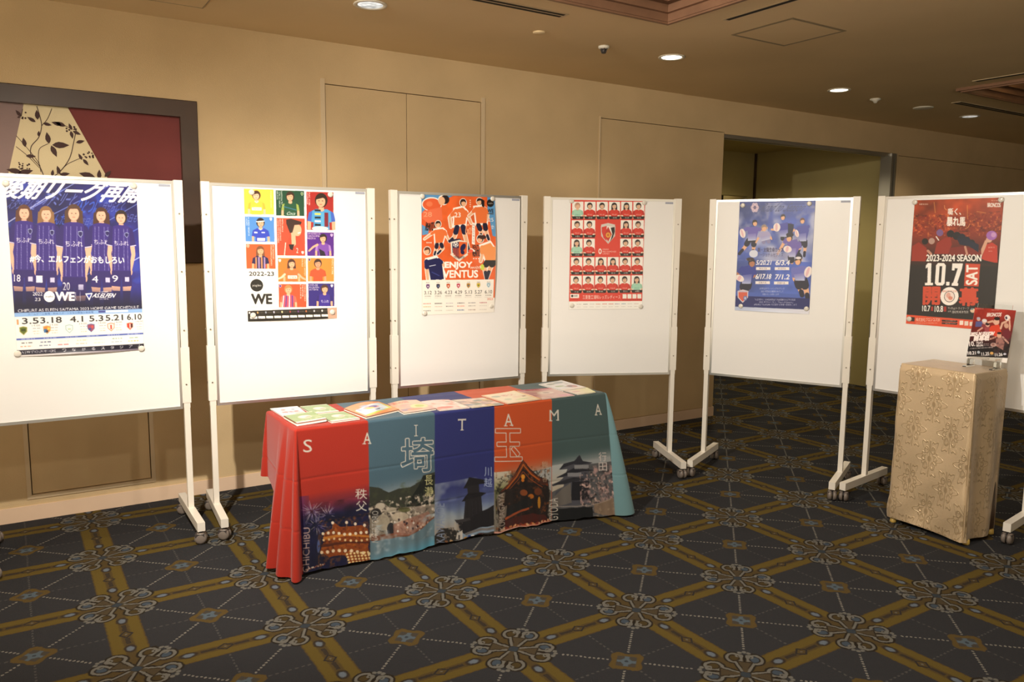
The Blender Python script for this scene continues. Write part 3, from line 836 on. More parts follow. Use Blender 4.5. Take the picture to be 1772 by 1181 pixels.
def filler(S, x0, x1, y, h, col, seed, n=None, al=.8):
    """a row of unreadably small print: short dashes of uneven length"""
    r = random.Random(seed); x = x0
    while x < x1:
        w = r.uniform(.4, 1.6)*h; S.rect(x, y-h/2, min(x+w, x1), y+h/2, col, al*r.uniform(.6, 1)); x += w+h*.35

# ---------------------------------------------------------------- posters
RES = .0021
def place_poster(k, s0, s1, z0, z1, S, name, label, bulge=0.0, curl=0.0, rough=.3):
    I = S.out(); ny, nx = I.shape[:2]
    u = np.linspace(0, 1, nx)[None, :]*np.ones((ny, 1)); v = np.linspace(0, 1, ny)[:, None]*np.ones((1, nx))
    off = .0005+bulge*np.sin(np.pi*v)*(u**3)+curl*np.clip((v-.93)/.07, 0, 1)**2*np.sin(np.pi*np.clip(u, 0, 1))
    def pts(o):
        return np.stack([s0+(s1-s0)*u, -(.0110+o), z1-(z1-z0)*v], -1)
    me = grid_mesh(name, pts(off+.0012), I, print_material('glossy_print', rough, .3), back=pts(off*0+.0004))
    me.location = BOARD_OBJ[k].location; me.rotation_euler = BOARD_OBJ[k].rotation_euler
    tag(me, label, 'poster', 'sports posters on the whiteboards')
    return me

# 1 -- five players in purple, blue sheet
S = Sheet(.558, .832, RES, ((30, 93), (775, 93), (815, 1040), (92, 1075)), '#f6f4ee')
NAVY = '#14123a'
S.grad([(25, 90), (790, 88), (805, 790), (70, 812)], '#1d1a5c', '#2a2a86', (400, 90), (420, 800))
S.noise(25, 90, 810, 800, 140, .5, seed=3)
S.noise(25, 90, 810, 800, 90, .15, '#2f49c0', .55, seed=8, al=.6)
for a, b, w, c in (((40, 330), (300, 150), 5, '#cdd4ff'), ((165, 250), (420, 90), 4, '#9fb0ff'), ((300, 270), (620, 95), 4, '#7f95f0'), ((50, 420), (260, 300), 3, '#8090e8'),
                   ((560, 330), (790, 190), 3, '#8fa2f0'), ((620, 430), (800, 330), 5, '#5f78e0'), ((730, 540), (800, 500), 5, '#cdd4ff'), ((600, 250), (790, 130), 3, '#3f57c8'), ((300, 740), (560, 560), 4, '#4c62d0'), ((90, 640), (200, 560), 4, '#3f57c8')):
    S.line([a, b], w, c, .8)
for t, x0, y0, x1, y1, c in (('スタジアムを', 50, 190, 210, 250, '#5a66b8'), ('ファミリーと', 250, 150, 420, 225, '#5a66b8'), ('ひとつに', 430, 180, 560, 260, '#3558c8'), ('自分らしく', 580, 185, 700, 250, '#5a66b8'), ('休日も', 700, 255, 780, 305, '#5a66b8'), ('昨日の', 450, 285, 530, 330, '#5a66b8'), ('んだ', 300, 270, 370, 330, '#3558c8')):
    S.text(t, x0, y0, x1, y1, c, .01, .25)
def player1(cx, top, sc, hair, num, face=0, long=1, sk='#e3b095'):
    J = '#35237c'; J2 = '#2a1b66'; W = '#d9d6ee'
    r = 35*sc; hy = top+38*sc
    if long: S.poly([(cx-r*1.3, hy-10*sc), (cx+r*1.3, hy-10*sc), (cx+r*1.45, hy+r*(1+long)), (cx-r*1.45, hy+r*(1+long))], hair)
    S.poly([(cx-12*sc, hy+20*sc), (cx+12*sc, hy+20*sc), (cx+16*sc, hy+62*sc), (cx-16*sc, hy+62*sc)], sk)
    # arms
    for d in (-1, 1):
        limb(S, [(cx+d*66*sc, top+190*sc), (cx+d*76*sc, top+270*sc), (cx+d*58*sc, top+360*sc)], 30*sc, 20*sc, sk)
        S.ell(cx+d*54*sc, top+378*sc, 15*sc, 24*sc, sk)
        S.poly([(cx+d*40*sc, top+95*sc), (cx+d*72*sc, top+112*sc), (cx+d*92*sc, top+215*sc), (cx+d*56*sc, top+222*sc)], J2)
        S.line([(cx+d*58*sc, top+218*sc), (cx+d*91*sc, top+212*sc)], 5*sc, W)
    S.poly([(cx-50*sc, top+96*sc), (cx-18*sc, top+88*sc), (cx+18*sc, top+88*sc), (cx+50*sc, top+96*sc), (cx+56*sc, top+200*sc), (cx+58*sc, top+375*sc), (cx-58*sc, top+375*sc), (cx-56*sc, top+200*sc)], J)
    for d in (-38, -16, 16, 38): S.line([(cx+d*sc, top+110*sc), (cx+d*1.1*sc, top+368*sc)], 2.4*sc, '#8d86c8', rnd=False)
    S.poly([(cx-60*sc, top+372*sc), (cx+60*sc, top+372*sc), (cx+66*sc, top+470*sc), (cx+6*sc, top+474*sc), (cx, top+410*sc), (cx-6*sc, top+474*sc), (cx-66*sc, top+470*sc)], J2)
    for d in (-1, 1):
        S.poly([(cx+d*8*sc, top+470*sc), (cx+d*62*sc, top+466*sc), (cx+d*56*sc, top+500*sc), (cx+d*10*sc, top+500*sc)], sk)
        S.poly([(cx+d*8*sc, top+496*sc), (cx+d*57*sc, top+494*sc), (cx+d*50*sc, top+580*sc), (cx+d*12*sc, top+580*sc)], '#241a5a')
    crest(S, cx+34*sc, top+150*sc, 12*sc, 17*sc, '#241a5a', '#b9c6e8')
    S.text('ちふれ', cx-44*sc, top+186*sc, cx+46*sc, top+214*sc, '#f4f2fa', .012)
    S.text(num, cx-58*sc, top+400*sc, cx-22*sc, top+440*sc, '#f4f2fa', .012)
    S.rect(cx+22*sc, top+410*sc, cx+48*sc, top+438*sc, '#c9c4e4')
    S.ell(cx, hy, r*1.12, r*1.25, hair)
    S.ell(cx+face*4*sc, hy+8*sc, r*.80, r*1.0, sk)
    S.poly([(cx-r, hy-2*sc), (cx-r*.7, hy-r), (cx+r*.7, hy-r), (cx+r, hy-2*sc), (cx+r*.55, hy-r*.55), (cx-r*.5, hy-r*.5)], hair)
    for d in (-1, 1): S.ell(cx+d*10*sc+face*4*sc, hy+5*sc, 4*sc, 2.2*sc, '#33231e')
    S.line([(cx+face*4*sc, hy+8*sc), (cx+face*4*sc+1, hy+18*sc)], 2*sc, '#c98f74', rnd=False)
    S.line([(cx-7*sc+face*4*sc, hy+25*sc), (cx+7*sc+face*4*sc, hy+25*sc)], 3*sc, '#b45a52', rnd=False)
player1(134, 228, .97, '#5a3424', '18', .3, 1.2)
player1(256, 232, .97, '#8a6440', '1', .3, .9)
player1(570, 228, .97, '#4a2c22', '4', -.5, .8)
player1(684, 240, .93, '#2c2020', '9', -.4, 0)
player1(412, 216, 1.10, '#52362a', '20', 0, 2.6)
S.grad([(25, 640), (805, 625), (805, 800), (60, 815)], '#16134a', '#0e0c30', (400, 660), (400, 790), .0, .95)
S.text('後期リーグ再開', 22, 82, 800, 190, '#ffffff', .028, .10)
S.text('#今、エルフェンがおもしろい', 165, 503, 700, 545, '#ffffff', .022)
S.text('2022', 180, 712, 234, 732, '#ffffff', .012); S.text('23', 192, 744, 222, 762, '#ffffff', .012)
S.ell(272, 737, 31, 31, '#ffffff'); S.text('yogibo', 250, 731, 294, 744, '#4a4a5a', .01)
S.text('WE', 308, 712, 412, 758, '#ffffff', .06); S.text('LEAGUE', 412, 712, 422, 756, '#ffffff', .01, 0, 90)
S.rect(445, 706, 447, 764, '#c0c0dd')
S.poly([(474, 718), (518, 714), (497, 758)], '#ffffff'); S.poly([(483, 724), (510, 721), (497, 746)], '#2c3a9a')
S.text('CHIFURE', 556, 703, 606, 712, '#ffffff', .01); S.text('AS.ELFEN', 520, 716, 645, 740, '#ffffff', .025, .12); S.text('SAITAMA', 556, 744, 608, 752, '#ffffff', .01)
# the lower block slopes with the sheet: a second drawing frame that follows it
S.setquad(((0, 0), (100, 0), (100, 100), (0, 100)), ((.0, .722), (1, .722), (1, 1), (0, 1)))
S.rect(0, 8, 100, 100, '#f6f4ee'); S.rect(0, 0, 100, 8.2, NAVY); S.text('CHIFURE AS ELFEN SAITAMA 2023 HOME GAME SCHEDULE', 3, 1.3, 97, 7.2, '#ffffff', .03)
S.rect(0, 8.2, 100, 16.5, '#8fb6e8'); S.text('ホームゲーム会場・熊谷スポーツ文化公園陸上競技場', 10, 9.9, 60, 14.2, '#3a5a9a', .0)
S.rect(64, 9.4, 69.5, 13.8, '#454a94'); S.rect(70, 9.4, 88, 13.8, '#e6ecf8')
for t, x0, x1 in (('3.5', 5.5, 17.6), ('3.18', 19, 35), ('4.1', 41.5, 51.5), ('5.3', 56.5, 67.5), ('5.21', 69.5, 83.5), ('6.10', 87, 99)):
    S.text(t, x0, 19.5, x1, 32, '#1c1a22', .03)
    S.text('14:00', x0+7, 34, x0+13, 38, '#88868c', .0); filler(S, x0+7.5, x0+13, 42, 2.0, '#9a98a0', int(x0)); filler(S, x0+7.5, x0+12.5, 48, 1.6, '#e0a890', int(x0)+1); filler(S, x0+8, x0+12.5, 53, 1.6, '#e0a890', int(x0)+2)
S.rect(1.5, 22, 3, 33, '#d8a070')
for cx, b, e, mk in ((6, '#5f6f24', '#b9b070', ((-.5, -.4, .5, .1, '#39430f'),)), (23.5, '#e08a3a', '#c9b890', ((-.8, -.2, 0, .6, '#3a6ea8'), (.1, -.5, .7, 0, '#f2d060'), (-.3, .1, .3, .6, '#2a3a50'))), (40.5, '#e4ecec', '#9fb8b8', ((-.4, -.1, .4, .2, '#b8c8a0'),)),
                     (57.5, '#a04860', '#5a6aa0', ((-.6, .0, 0, .5, '#404a90'), (.1, -.5, .6, 0, '#d8544a'))), (73.5, '#f4e8e0', '#e07a50', ((-.2, -.5, .2, .5, '#d8402a'),)), (89, '#d23a2a', '#e8d8c8', ((-.1, -.6, .15, .5, '#f4ece4'), (.3, -.6, .7, .3, '#221c1c')))):
    crest(S, cx, 46, 3.0, 9.5, b, e, mk)
S.rect(0.5, 61.5, 100, 65.3, '#4a60b4')
for k in range(6): filler(S, 4+k*16.5, 14+k*16.5, 63.4, 2.0, '#c4cdf0', k+20)
for k in range(7): filler(S, 4+k*14, 12+k*14, 71.5, 2.4, ['#55535c', '#2f3a6a', '#d8d4cc', '#d8c8a0', '#cfe0cc', '#6f8a70', '#8aa88a'][k], k+40)
for k in range(7): filler(S, 3+k*14, 11.5+k*14, 79.0, 2.4, ['#d88a70', '#4a5a80', '#c03040', '#c8b0a0', '#c8d4c8', '#90a0b8', '#d8b060'][k], k+60)
S.rect(0, 86, 100, 97.5, '#100c24'); S.grad([(0, 96.5), (100, 96.5), (100, 100), (0, 100)], '#d8d0cc', '#6a6070', (0, 98), (100, 98))
S.text('N.S MY STADIUM MY HOME', 4, 88.6, 29, 93.5, '#ffffff', .018)
for i, ch in enumerate('つながるスタジアム'): S.text(ch, 34+i*7.6, 87.8, 37+i*7.6, 94, '#ffffff', .012)
place_poster(0, -.303, .255, 1.0, 1.832, S, 'football_poster', 'blue poster of five football players in purple shirts on the leftmost whiteboard', curl=.012)

# 2 -- grid of portraits
S = Sheet(.493, .719, RES, ((362, 78), (1008, 85), (1022, 1020), (366, 1042)), '#faf7f0')
TILES = [(362, 82, 571, 258, '#f0c84a', 'y'), (586, 86, 787, 264, '#1f4a34', 'g'), (803, 90, 998, 362, '#a82a26', 'b'),
         (366, 276, 571, 454, '#4f8ad0', 'u'), (588, 282, 790, 552, '#dd4a30', 'r'), (805, 380, 1000, 552, '#521a86', 'v'),
         (368, 472, 575, 650, '#dd5a2a', 's'), (592, 570, 795, 744, '#ee7a2c', 'o'), (808, 568, 1000, 741, '#f08a34', 'm'),
         (594, 762, 795, 935, '#e8502a', 'p'), (810, 756, 1002, 927, '#2c1c78', 'n')]
for x0, y0, x1, y1, c, k in TILES: S.rect(x0, y0, x1, y1, c)
SK = '#e6ae8a'
bust(S, 450, 92, 168, '#4a3020', '#efc444', '#f0bd9a', face=-.3, sleeve='#e6b03a', trim='#ffffff'); S.rect(416, 210, 484, 232, '#fdf8ea'); S.text('mynavi', 424, 215, 476, 228, '#c07a30', .012)
bust(S, 688, 92, 174, '#3f2a1e', '#235238', SK, face=-.3, sleeve='#9aa850'); S.text('Coca', 664, 236, 724, 258, '#f4f4ee', .03, .2); S.line([(640, 200), (728, 222)], 5, '#3f7a9a')
bust(S, 910, 98, 262, '#2e1e18', '#4a9ad0', SK, face=-.4, sleeve='#3f62c0', wide=1.05)
for i, c in enumerate(('#1c1a20', '#d8d060', '#1c1a20', '#e8e4dc', '#1c1a20')): S.rect(862, 215+i*26, 905, 228+i*26, c)
S.rect(906, 236, 930, 340, '#58a8d4'); S.rect(932, 236, 960, 338, '#7a1c2c'); S.ell(900, 352, 60, 16, '#e8e0d8')
bust(S, 474, 284, 170, '#2a2020', '#2f44b8', SK, face=.2, trim='#e8e8f0'); S.line([(446, 312), (500, 306)], 7, '#eeeae4'); S.rect(448, 428, 504, 448, '#f4f4fa'); S.rect(428, 384, 452, 394, '#e8ecf8'); S.rect(480, 384, 504, 392, '#e8ecf8')
S.poly([(640, 552), (664, 440), (690, 396), (760, 420), (780, 470), (790, 552)], '#e0452c'); S.ell(734, 366, 32, 44, SK); S.poly([(690, 380), (720, 330), (724, 470), (694, 500)], SK)
S.poly([(656, 292), (690, 284), (768, 306), (762, 326), (716, 330), (700, 384), (682, 390), (656, 320)], '#3a2620'); S.poly([(672, 470), (712, 470), (700, 515), (680, 505)], '#221a1a'); S.line([(740, 388), (756, 384)], 6, '#f8f4f0'); S.text('2', 726, 496, 740, 532, '#f6e8e0', .02); S.line([(650, 460), (640, 550)], 6, '#f4d8cc')
bust(S, 922, 390, 160, '#2a1c1c', '#7a46a8', SK, face=-.3, sleeve='#a878c4'); limb(S, [(880, 470), (850, 486), (818, 516)], 16, 12, SK); S.poly([(890, 498), (930, 520), (940, 550), (900, 550)], '#1e1428')
bust(S, 468, 484, 166, '#7a4a2c', '#2a2250', '#e0a880', face=.3, long=.8, sleeve='#241c46')
for d in (-30, -10, 10, 30): S.rect(462+d, 566, 472+d, 648, '#dc8a5a' if d in (-30, 10) else '#a88ab8')
bust(S, 690, 576, 166, '#4a2c22', '#ef7038', '#ecb088', face=.3, long=.3); S.rect(662, 698, 730, 722, '#fbeee4'); S.text('MIYAMA', 668, 703, 724, 718, '#c8502a', .01); limb(S, [(740, 690), (765, 714), (792, 728)], 16, 13, SK); limb(S, [(640, 690), (618, 712), (596, 722)], 16, 13, '#f6cfae')
bust(S, 882, 574, 166, '#3a261e', '#e2502a', '#dd9a76', face=.1)
bust(S, 664, 768, 166, '#b8844c', '#cf5068', '#eab08a', face=.1, sleeve='#d86a50')
for d in (-34, -14, 8, 28): S.line([(664+d, 850), (660+d*1.15, 932)], 7, '#e9dfe6' if d in (-34, 8) else '#4a3a8a')
bust(S, 930, 764, 162, '#4a2e24', '#3a2590', SK, face=.3, sleeve='#2a1a6c'); S.text('ちふれ', 904, 880, 962, 900, '#ffffff', .02)
def vt(t, x0, y0, x1, y1, rot=-90): S.text(t, x0, y0, x1, y1, '#f6efe6', .02, 0, rot)
vt('NIPPON TV', 622, 92, 632, 186); vt('TOKYO VERDY', 607, 92, 617, 208); vt('BELEZA', 592, 92, 602, 152)
vt('INAC KOBE', 820, 96, 830, 186); vt('LEONESSA', 806, 96, 816, 180); vt('ALBIREX NIIGATA', 386, 280, 396, 414); vt('LADIES', 372, 280, 382, 340)
vt('MITSUBISHI', 624, 288, 634, 380); vt('HEAVY INDUSTRIES', 608, 288, 618, 444); vt('URAWA RED DIAMONDS', 593, 288, 603, 460)
vt('AC NAGANO', 556, 476, 566, 580); vt('PARCEIRO LADIES', 541, 480, 551, 626); vt('OMIYA ARDIJA', 780, 574, 790, 700); vt('VENTUS', 764, 574, 774, 632); vt('INAC KOBE', 984, 574, 994, 688)
vt('CEREZO OSAKA', 780, 766, 790, 890); vt('YANMAR', 764, 766, 774, 856); vt('LADIES', 750, 766, 758, 870); vt('MYNAVI SENDAI', 548, 92, 556, 210)
for i, t in enumerate(('SANFRECCE', 'HIROSHIMA', 'REGINA')): S.text(t, 810, 384+i*17, 810+[92, 88, 58][i], 397+i*17, '#f6efe6', .03)
for i, t in enumerate(('CHIFURE', 'AS ELFEN', 'SAITAMA')): S.text(t, 814, 762+i*17, 814+[66, 76, 70][i], 775+i*17, '#f6efe6', .03)
for cx, cy, c in ((548, 292, '#cfdcf0'), (772, 108, '#6a8a4a'), (382, 488, '#e8a080'), (984, 400, '#c0a0d8'), (984, 774, '#d8d8f0'), (606, 590, '#fff4ec'), (820, 582, '#4a3a70'), (606, 778, '#4a3a90'), (772, 530, '#f0d8d0')): crest(S, cx, cy, 9, 12, c, '#f4e8e0')
S.text('2022-23', 384, 672, 562, 702, '#16120e', .035)
S.ell(437, 772, 46, 46, '#1c1916'); S.text('yogibo', 405, 764, 469, 784, '#f8f4ee', .03)
S.text('WE', 398, 838, 542, 908, '#1e1a16', .06); S.text('LEAGUE', 552, 840, 566, 906, '#b8b0a4', 0, 0, 90)
filler(S, 388, 566, 933, 7, '#c8c0b4', 5)
S.poly([(363, 962), (1022, 938), (1024, 1022), (366, 1044)], '#221d18')
for k in range(10):
    S.rect(384+k*58, 1003-k*1.6, 434+k*58, 1020-k*1.6, '#f4efe4'); S.ell(380+k*59, 976-k*1.6, 6, 8, ['#e8e4dc', '#c8a060', '#9aa0b0', '#c8c4d8', '#e8d8a0', '#a04040', '#704080', '#c07040', '#d0d0d8', '#e8e4dc'][k]); filler(S, 392+k*59, 425+k*59, 976-k*1.6, 4, '#8a7a6a', k+3)
S.poly([(950, 940), (1022, 937), (1024, 1020), (955, 1022)], '#c8a088')
place_poster(1, -.256, .239, 1.124, 1.843, S, 'football_poster', 'white poster of square coloured player portraits with WE league logo', curl=.006)

# 3 -- orange cut-out players
S = Sheet(.505, .734, RES, ((243, 88), (866, 98), (862, 1092), (246, 1102)), '#f6f1e6')
S.rect(240, 86, 870, 812, '#e2622c'); S.noise(240, 86, 870, 812, 80, .10, seed=4)
S.poly([(240, 86), (520, 88), (440, 130), (330, 150), (300, 420), (250, 430)], '#5a96c8'); S.poly([(800, 90), (870, 95), (870, 440), (838, 430), (800, 200)], '#5a96c8')
S.poly([(244, 250), (330, 150), (400, 240), (330, 390), (246, 340)], '#e05a2c')
S.text('VENTUS', 276, 320, 360, 390, '#2a1c1a', .03, .2); S.text('VENTUS', 668, 508, 742, 552, '#3a1c16', .04); S.text('VENTUS', 668, 552, 742, 608, '#3a1c16', .04)
def runner(pose, shirt, short, skin='#eab48c', hair='#2a1c1a', outline='#fbf3ea', sock='#1a1a34', num=None):
    """pose: dict of head, torso quad, arms, legs in drawing coordinates"""
    R = pose['r']
    def all_parts(o, f):
        for a in pose['legs']: limb(S, a, pose['lw']+o, pose['lw']*.6+o, f or skin)
        for a in pose['arms']: limb(S, a, pose['aw']+o, pose['aw']*.7+o, f or skin)
        c = np.mean(pose['torso'], 0); t = np.array(pose['torso'], float)
        if o: t = c+(t-c)*(1+o/45)
        S.poly(t, f or shirt); S.ell(*pose['head'], R+o/2, R*1.2+o/2, f or hair)
    if outline: all_parts(11, outline)
    all_parts(0, None)
    for a in pose['legs']:
        a = [np.array(q, float) for q in a]
        S.line([a[0], a[0]+(a[1]-a[0])*.55], pose['lw']*1.25, short)
        if len(a) > 2: S.line([a[1]+(a[2]-a[1])*.45, a[2]], pose['lw']*.7, sock)
    S.poly(pose['torso'], shirt)
    for a in pose['arms']:
        a = [np.array(q, float) for q in a]; S.line([a[0], a[0]+(a[1]-a[0])*.6], pose['aw']*1.25, shirt)
    hxx, hyy = pose['head']; f = pose.get('face', 0)
    S.ell(hxx+f*R*.3, hyy+R*.25, R*.78, R*.95, skin)
    S.poly([(hxx-R, hyy), (hxx-R*.7, hyy-R), (hxx+R*.7, hyy-R), (hxx+R, hyy), (hxx+R*.3, hyy-R*.4)], hair)
    if num: S.text(num, *pose['num'], '#fbf3ea', .03)
OR = '#e8743a'
S.ell(330, 170, 84, 60, '#fbf3ea'); S.ell(330, 172, 76, 52, '#e25f34'); S.ell(310, 168, 26, 22, '#ec8a60', .6)
S.poly([(255, 230), (410, 190), (420, 300), (300, 330), (250, 290)], '#e8704a'); S.text('28', 262, 235, 330, 275, '#f2a07a', .03)
S.ell(425, 132, 44, 44, '#fbf3ea'); S.ell(440, 128, 36, 38, '#241a1c'); S.ell(412, 140, 28, 36, '#eab48c')
runner(dict(r=26, head=(592, 150), face=.6, torso=[(520, 210), (590, 192), (625, 230), (610, 330), (515, 345)], arms=[[(530, 220), (478, 280), (488, 360)], [(612, 230), (640, 280), (660, 325)]], legs=[[(540, 360), (520, 440), (478, 480)], [(590, 355), (610, 440), (640, 560)]], lw=34, aw=26, num=(520, 235, 570, 275)), OR, '#1c1c3c', num='23')
runner(dict(r=25, head=(732, 138), face=-.5, torso=[(690, 190), (760, 180), (795, 220), (790, 320), (705, 325)], arms=[[(700, 200), (665, 240), (640, 262)], [(780, 200), (800, 250), (790, 300)]], legs=[[(720, 340), (745, 400), (735, 440)], [(775, 335), (785, 400), (805, 460)]], lw=32, aw=24), OR, '#1c1830')
S.poly([(745, 110), (775, 130), (772, 190), (752, 176)], '#241a1c')
runner(dict(r=23, head=(382, 335), face=-.1, torso=[(352, 385), (420, 375), (445, 400), (420, 490), (360, 495)], arms=[[(360, 395), (310, 430), (268, 462)], [(435, 395), (455, 440), (470, 470)]], legs=[[(372, 505), (365, 550), (352, 592)], [(408, 505), (420, 540), (378, 585)]], lw=26, aw=20), OR, '#1c1830')
runner(dict(r=27, head=(292, 560), face=-.6, torso=[(290, 640), (370, 620), (415, 680), (430, 800), (320, 806)], arms=[[(285, 650), (290, 730), (296, 800)], [(385, 640), (420, 670), (435, 690)]], legs=[[(350, 800), (350, 806)], [(400, 800), (400, 806)]], lw=20, aw=30), '#1d1f52', '#1d1f52', hair='#6a3c26')
S.line([(310, 690), (360, 680)], 5, '#dfe2f2'); S.line([(330, 740), (390, 770)], 8, '#3c4488')
runner(dict(r=27, head=(735, 456), face=-.5, torso=[(740, 520), (820, 490), (866, 560), (862, 640), (780, 640)], arms=[[(750, 530), (750, 600), (738, 650)], [(850, 540), (862, 600), (840, 640)]], legs=[[(800, 650), (770, 700), (790, 800)], [(850, 650), (820, 700), (792, 790)]], lw=42, aw=28, ), '#ee9450', '#1c1418')
S.ell(755, 442, 30, 18, '#3a1c1a'); S.ell(752, 700, 17, 26, '#c8d44a')
S.line([(660, 545), (684, 560)], 16, '#f6ede6'); S.ell(655, 560, 20, 14, '#f4604a')
S.line([(560, 470), (478, 478)], 26, '#1c1c3c')
S.poly([(668, 318), (692, 322), (690, 508), (664, 500)], '#fbf3ea'); S.text('アドバンテージ', 672, 330, 686, 490, '#4a3030', .0, 0, -90)
S.text('Go!', 612, 330, 665, 420, '#f3b48c', .01, .3)
S.ell(825, 150, 31, 33, '#1a1614'); S.text('yogibo', 805, 144, 845, 160, '#f6f0e8', .02); S.text('WE', 799, 200, 850, 230, '#1a1614', .04); S.rect(800, 236, 850, 246, '#3a3634', .7); S.text('25', 803, 276, 848, 308, '#f6efe6', .02); S.text('th', 830, 330, 850, 372, '#f6efe6', .01)
crest(S, 560, 560, 74, 94, '#1c1c4a', '#e6ded0')
S.poly([(556, 482), (626, 486), (622, 580), (558, 624)], '#e2622c'); 
for k in range(4): S.poly([(508+k*14, 535), (514+k*14, 535), (518+k*12, 600+k*8), (512+k*12, 598+k*8)], '#e2622c')
S.ell(529, 508, 22, 21, '#f6f0e6')
for k in range(5): S.ell(529+13*math.cos(k*1.257-1.57), 508+13*math.sin(k*1.257-1.57), 5.5, 5.5, '#1c1c4a')
S.ell(590, 530, 20, 34, '#1c1c4a', 1, .5); S.ell(586, 572, 16, 20, '#1c1c4a', 1, -.5)
S.line([(492, 590), (556, 640), (624, 592)], 16, '#e6ded0'); S.text('OMIYA ARDIJA', 512, 604, 606, 632, '#5a5048', .01)
for x in (290, 306, 322): S.poly([(x-7, 488), (x+7, 488), (x, 500)], '#fbf3ea')
for y in (130, 148, 166, 184): S.poly([(645, y-5), (660, y-5), (652, y+7)], '#f6d0b8')
for x in (680, 700, 720): S.poly([(x-7, 622), (x+7, 622), (x, 634)], '#fbf3ea')
S.text('ENJOY', 440, 655, 665, 718, '#fbf6ee', .06, 0, 0, ('#2a1a16', .03)); S.text('with', 655, 686, 742, 714, '#fbf3ea', .02, .3); S.text('VENTUS', 425, 726, 715, 788, '#fbf6ee', .06, 0, 0, ('#2a1a16', .03))
S.rect(246, 806, 868, 1105, '#f6f1e6'); S.rect(851, 806, 864, 965, '#e2622c')
for i, (d, c, c2) in enumerate((('3.12', '#5a2a6a', '#e8e0e4'), ('3.26', '#1c2440', '#8a94b4'), ('4.23', '#c8502a', '#f4e8d8'), ('4.29', '#c03a4a', '#f0e4e8'), ('5.13', '#b8842a', '#3a6ea0'), ('5.27', '#d8b83a', '#4a7a50'), ('6.10', '#9ab8c4', '#e4ecec'))):
    x = 297+i*85; y0 = 0
    crest(S, x, 862-i, 17, 25, c, c2 if i in (0, 3, 6) else '#d8d0c0', ((-.3, -.3, .3, .2, c2),))
    filler(S, x-14, x+14, 828, 6, '#8a8078', i); S.text(d, x-30, 898, x+31, 928, '#3c3838', .014)
    filler(S, x-26, x+26, 943, 7, '#7a726c', i+9); filler(S, x-30, x+28, 958, 4, '#c0b8b0', i+19)
for y, cs in ((1006, ['#c84a3a', '#3a3634', '#b8b0b8', '#4a4650', '#6a6a78', '#a03040']), (1032, ['#b89a4a', '#c8b0a0', '#5a5654', '#d85a3a', '#9a9490', '#ccc6bc']), (1066, ['#5a5a5a', '#b8b4ac', '#c8c2b8', '#2a4a8a', '#8a6a60', '#c8c2b8'])):
    for i, c in enumerate(cs): filler(S, 258+i*95, 320+i*95, y, 8, c, int(y)+i)
S.text('2023', 798, 966, 848, 984, '#d85a3a', .03)
place_poster(2, -.273, .232, 1.118, 1.852, S, 'football_poster', 'orange poster of cut-out running players reading ENJOY with VENTUS', bulge=.018)

# 4 -- red squad grid
S = Sheet(.51, .728, RES, ((285, 78), (915, 88), (890, 1012), (267, 1008)), '#f8f5ee')
S.poly([(285, 78), (915, 88), (896, 942), (269, 940)], '#de3e2e')
SK2 = '#e9bd9c'
for row in range(5):
    for c in range(6):
        if row in (1, 2) and c in (2, 3): continue
        x0 = 297-row*3.4+c*103.2; y0 = 96+row*156.5; x1 = x0+94; y1 = y0+126
        S.rect(x0, y0, x1, y1, '#f8f3ea')
        gk = (row, c) in ((0, 0), (2, 0), (4, 5))
        rr = random.Random(row*7+c); lg = 1.3 if (row, c) in ((0, 3), (0, 4), (1, 4), (2, 0), (3, 2), (3, 3), (4, 5)) else 0
        bust(S, (x0+x1)/2-2, y0+8, 134, rr.choice(['#2a201e', '#3a2620', '#2c2422']) if (row, c) != (0, 0) else '#b88a70', '#a6d6bc' if gk else '#d8382a', SK2, long=lg, trim='#b8202a' if not gk else '#80b8a0', sleeve='#98cab0' if gk else '#c02c26', wide=1.0)
        S.text('POLUS', (x0+x1)/2-20, y0+104, (x0+x1)/2+18, y0+114, '#f6e8e2' if not gk else '#6a9a88', .03)
        S.poly([(x0-4, y1-2), (x1+4, y1-2), (x1-4, y1+22), (x0+6, y1+22)], '#1c1614')
        S.text(rr.choice(['池田', '高橋', '南', '石川', '長嶋', '安藤', '猶本', '塩越', '菅澤', '遠藤', '佐々木', '水谷']), (x0+x1)/2-16, y1+3, (x0+x1)/2+20, y1+17, '#efe6dc', .02)
crest(S, 600, 370, 62, 84, '#f4ece4', '#cfc6bc')
S.poly([(546, 300), (588, 292), (588, 430), (560, 400), (546, 350)], '#d8382a'); S.poly([(622, 316), (654, 310), (656, 350), (640, 400), (618, 432), (636, 370)], '#1a1514')
S.poly([(600, 308), (632, 372), (600, 436), (568, 372)], '#c83226'); S.ell(600, 378, 20, 22, '#e8a83a'); S.ell(600, 378, 10, 11, '#d06a2a')
S.poly([(540, 290), (600, 276), (660, 290), (656, 312), (600, 298), (544, 312)], '#d8d0c6')
S.ell(532, 516, 14, 24, '#f6ece2'); S.ell(532, 516, 7, 13, '#de3e2e'); S.text('URAWA', 554, 494, 606, 506, '#f8f0e6', .03); S.text('RED DIAMONDS', 554, 513, 668, 525, '#f8f0e6', .03); S.text('LADIES', 554, 531, 610, 542, '#f8f0e6', .03)
S.rect(280, 878, 355, 912, '#faf6ee'); S.ell(297, 894, 10, 10, '#1a1614'); S.text('WE', 310, 886, 342, 903, '#1a1614', .03); filler(S, 290, 345, 925, 5, '#8a2018', 4)
S.text('三菱重工浦和レッズレディース', 385, 888, 705, 922, '#fbf4ea', .02)
for k in range(4): S.rect(724+k*42, 882, 758+k*42, 920, '#f4efe6')
filler(S, 722, 890, 931, 6, '#5a1a16', 8)
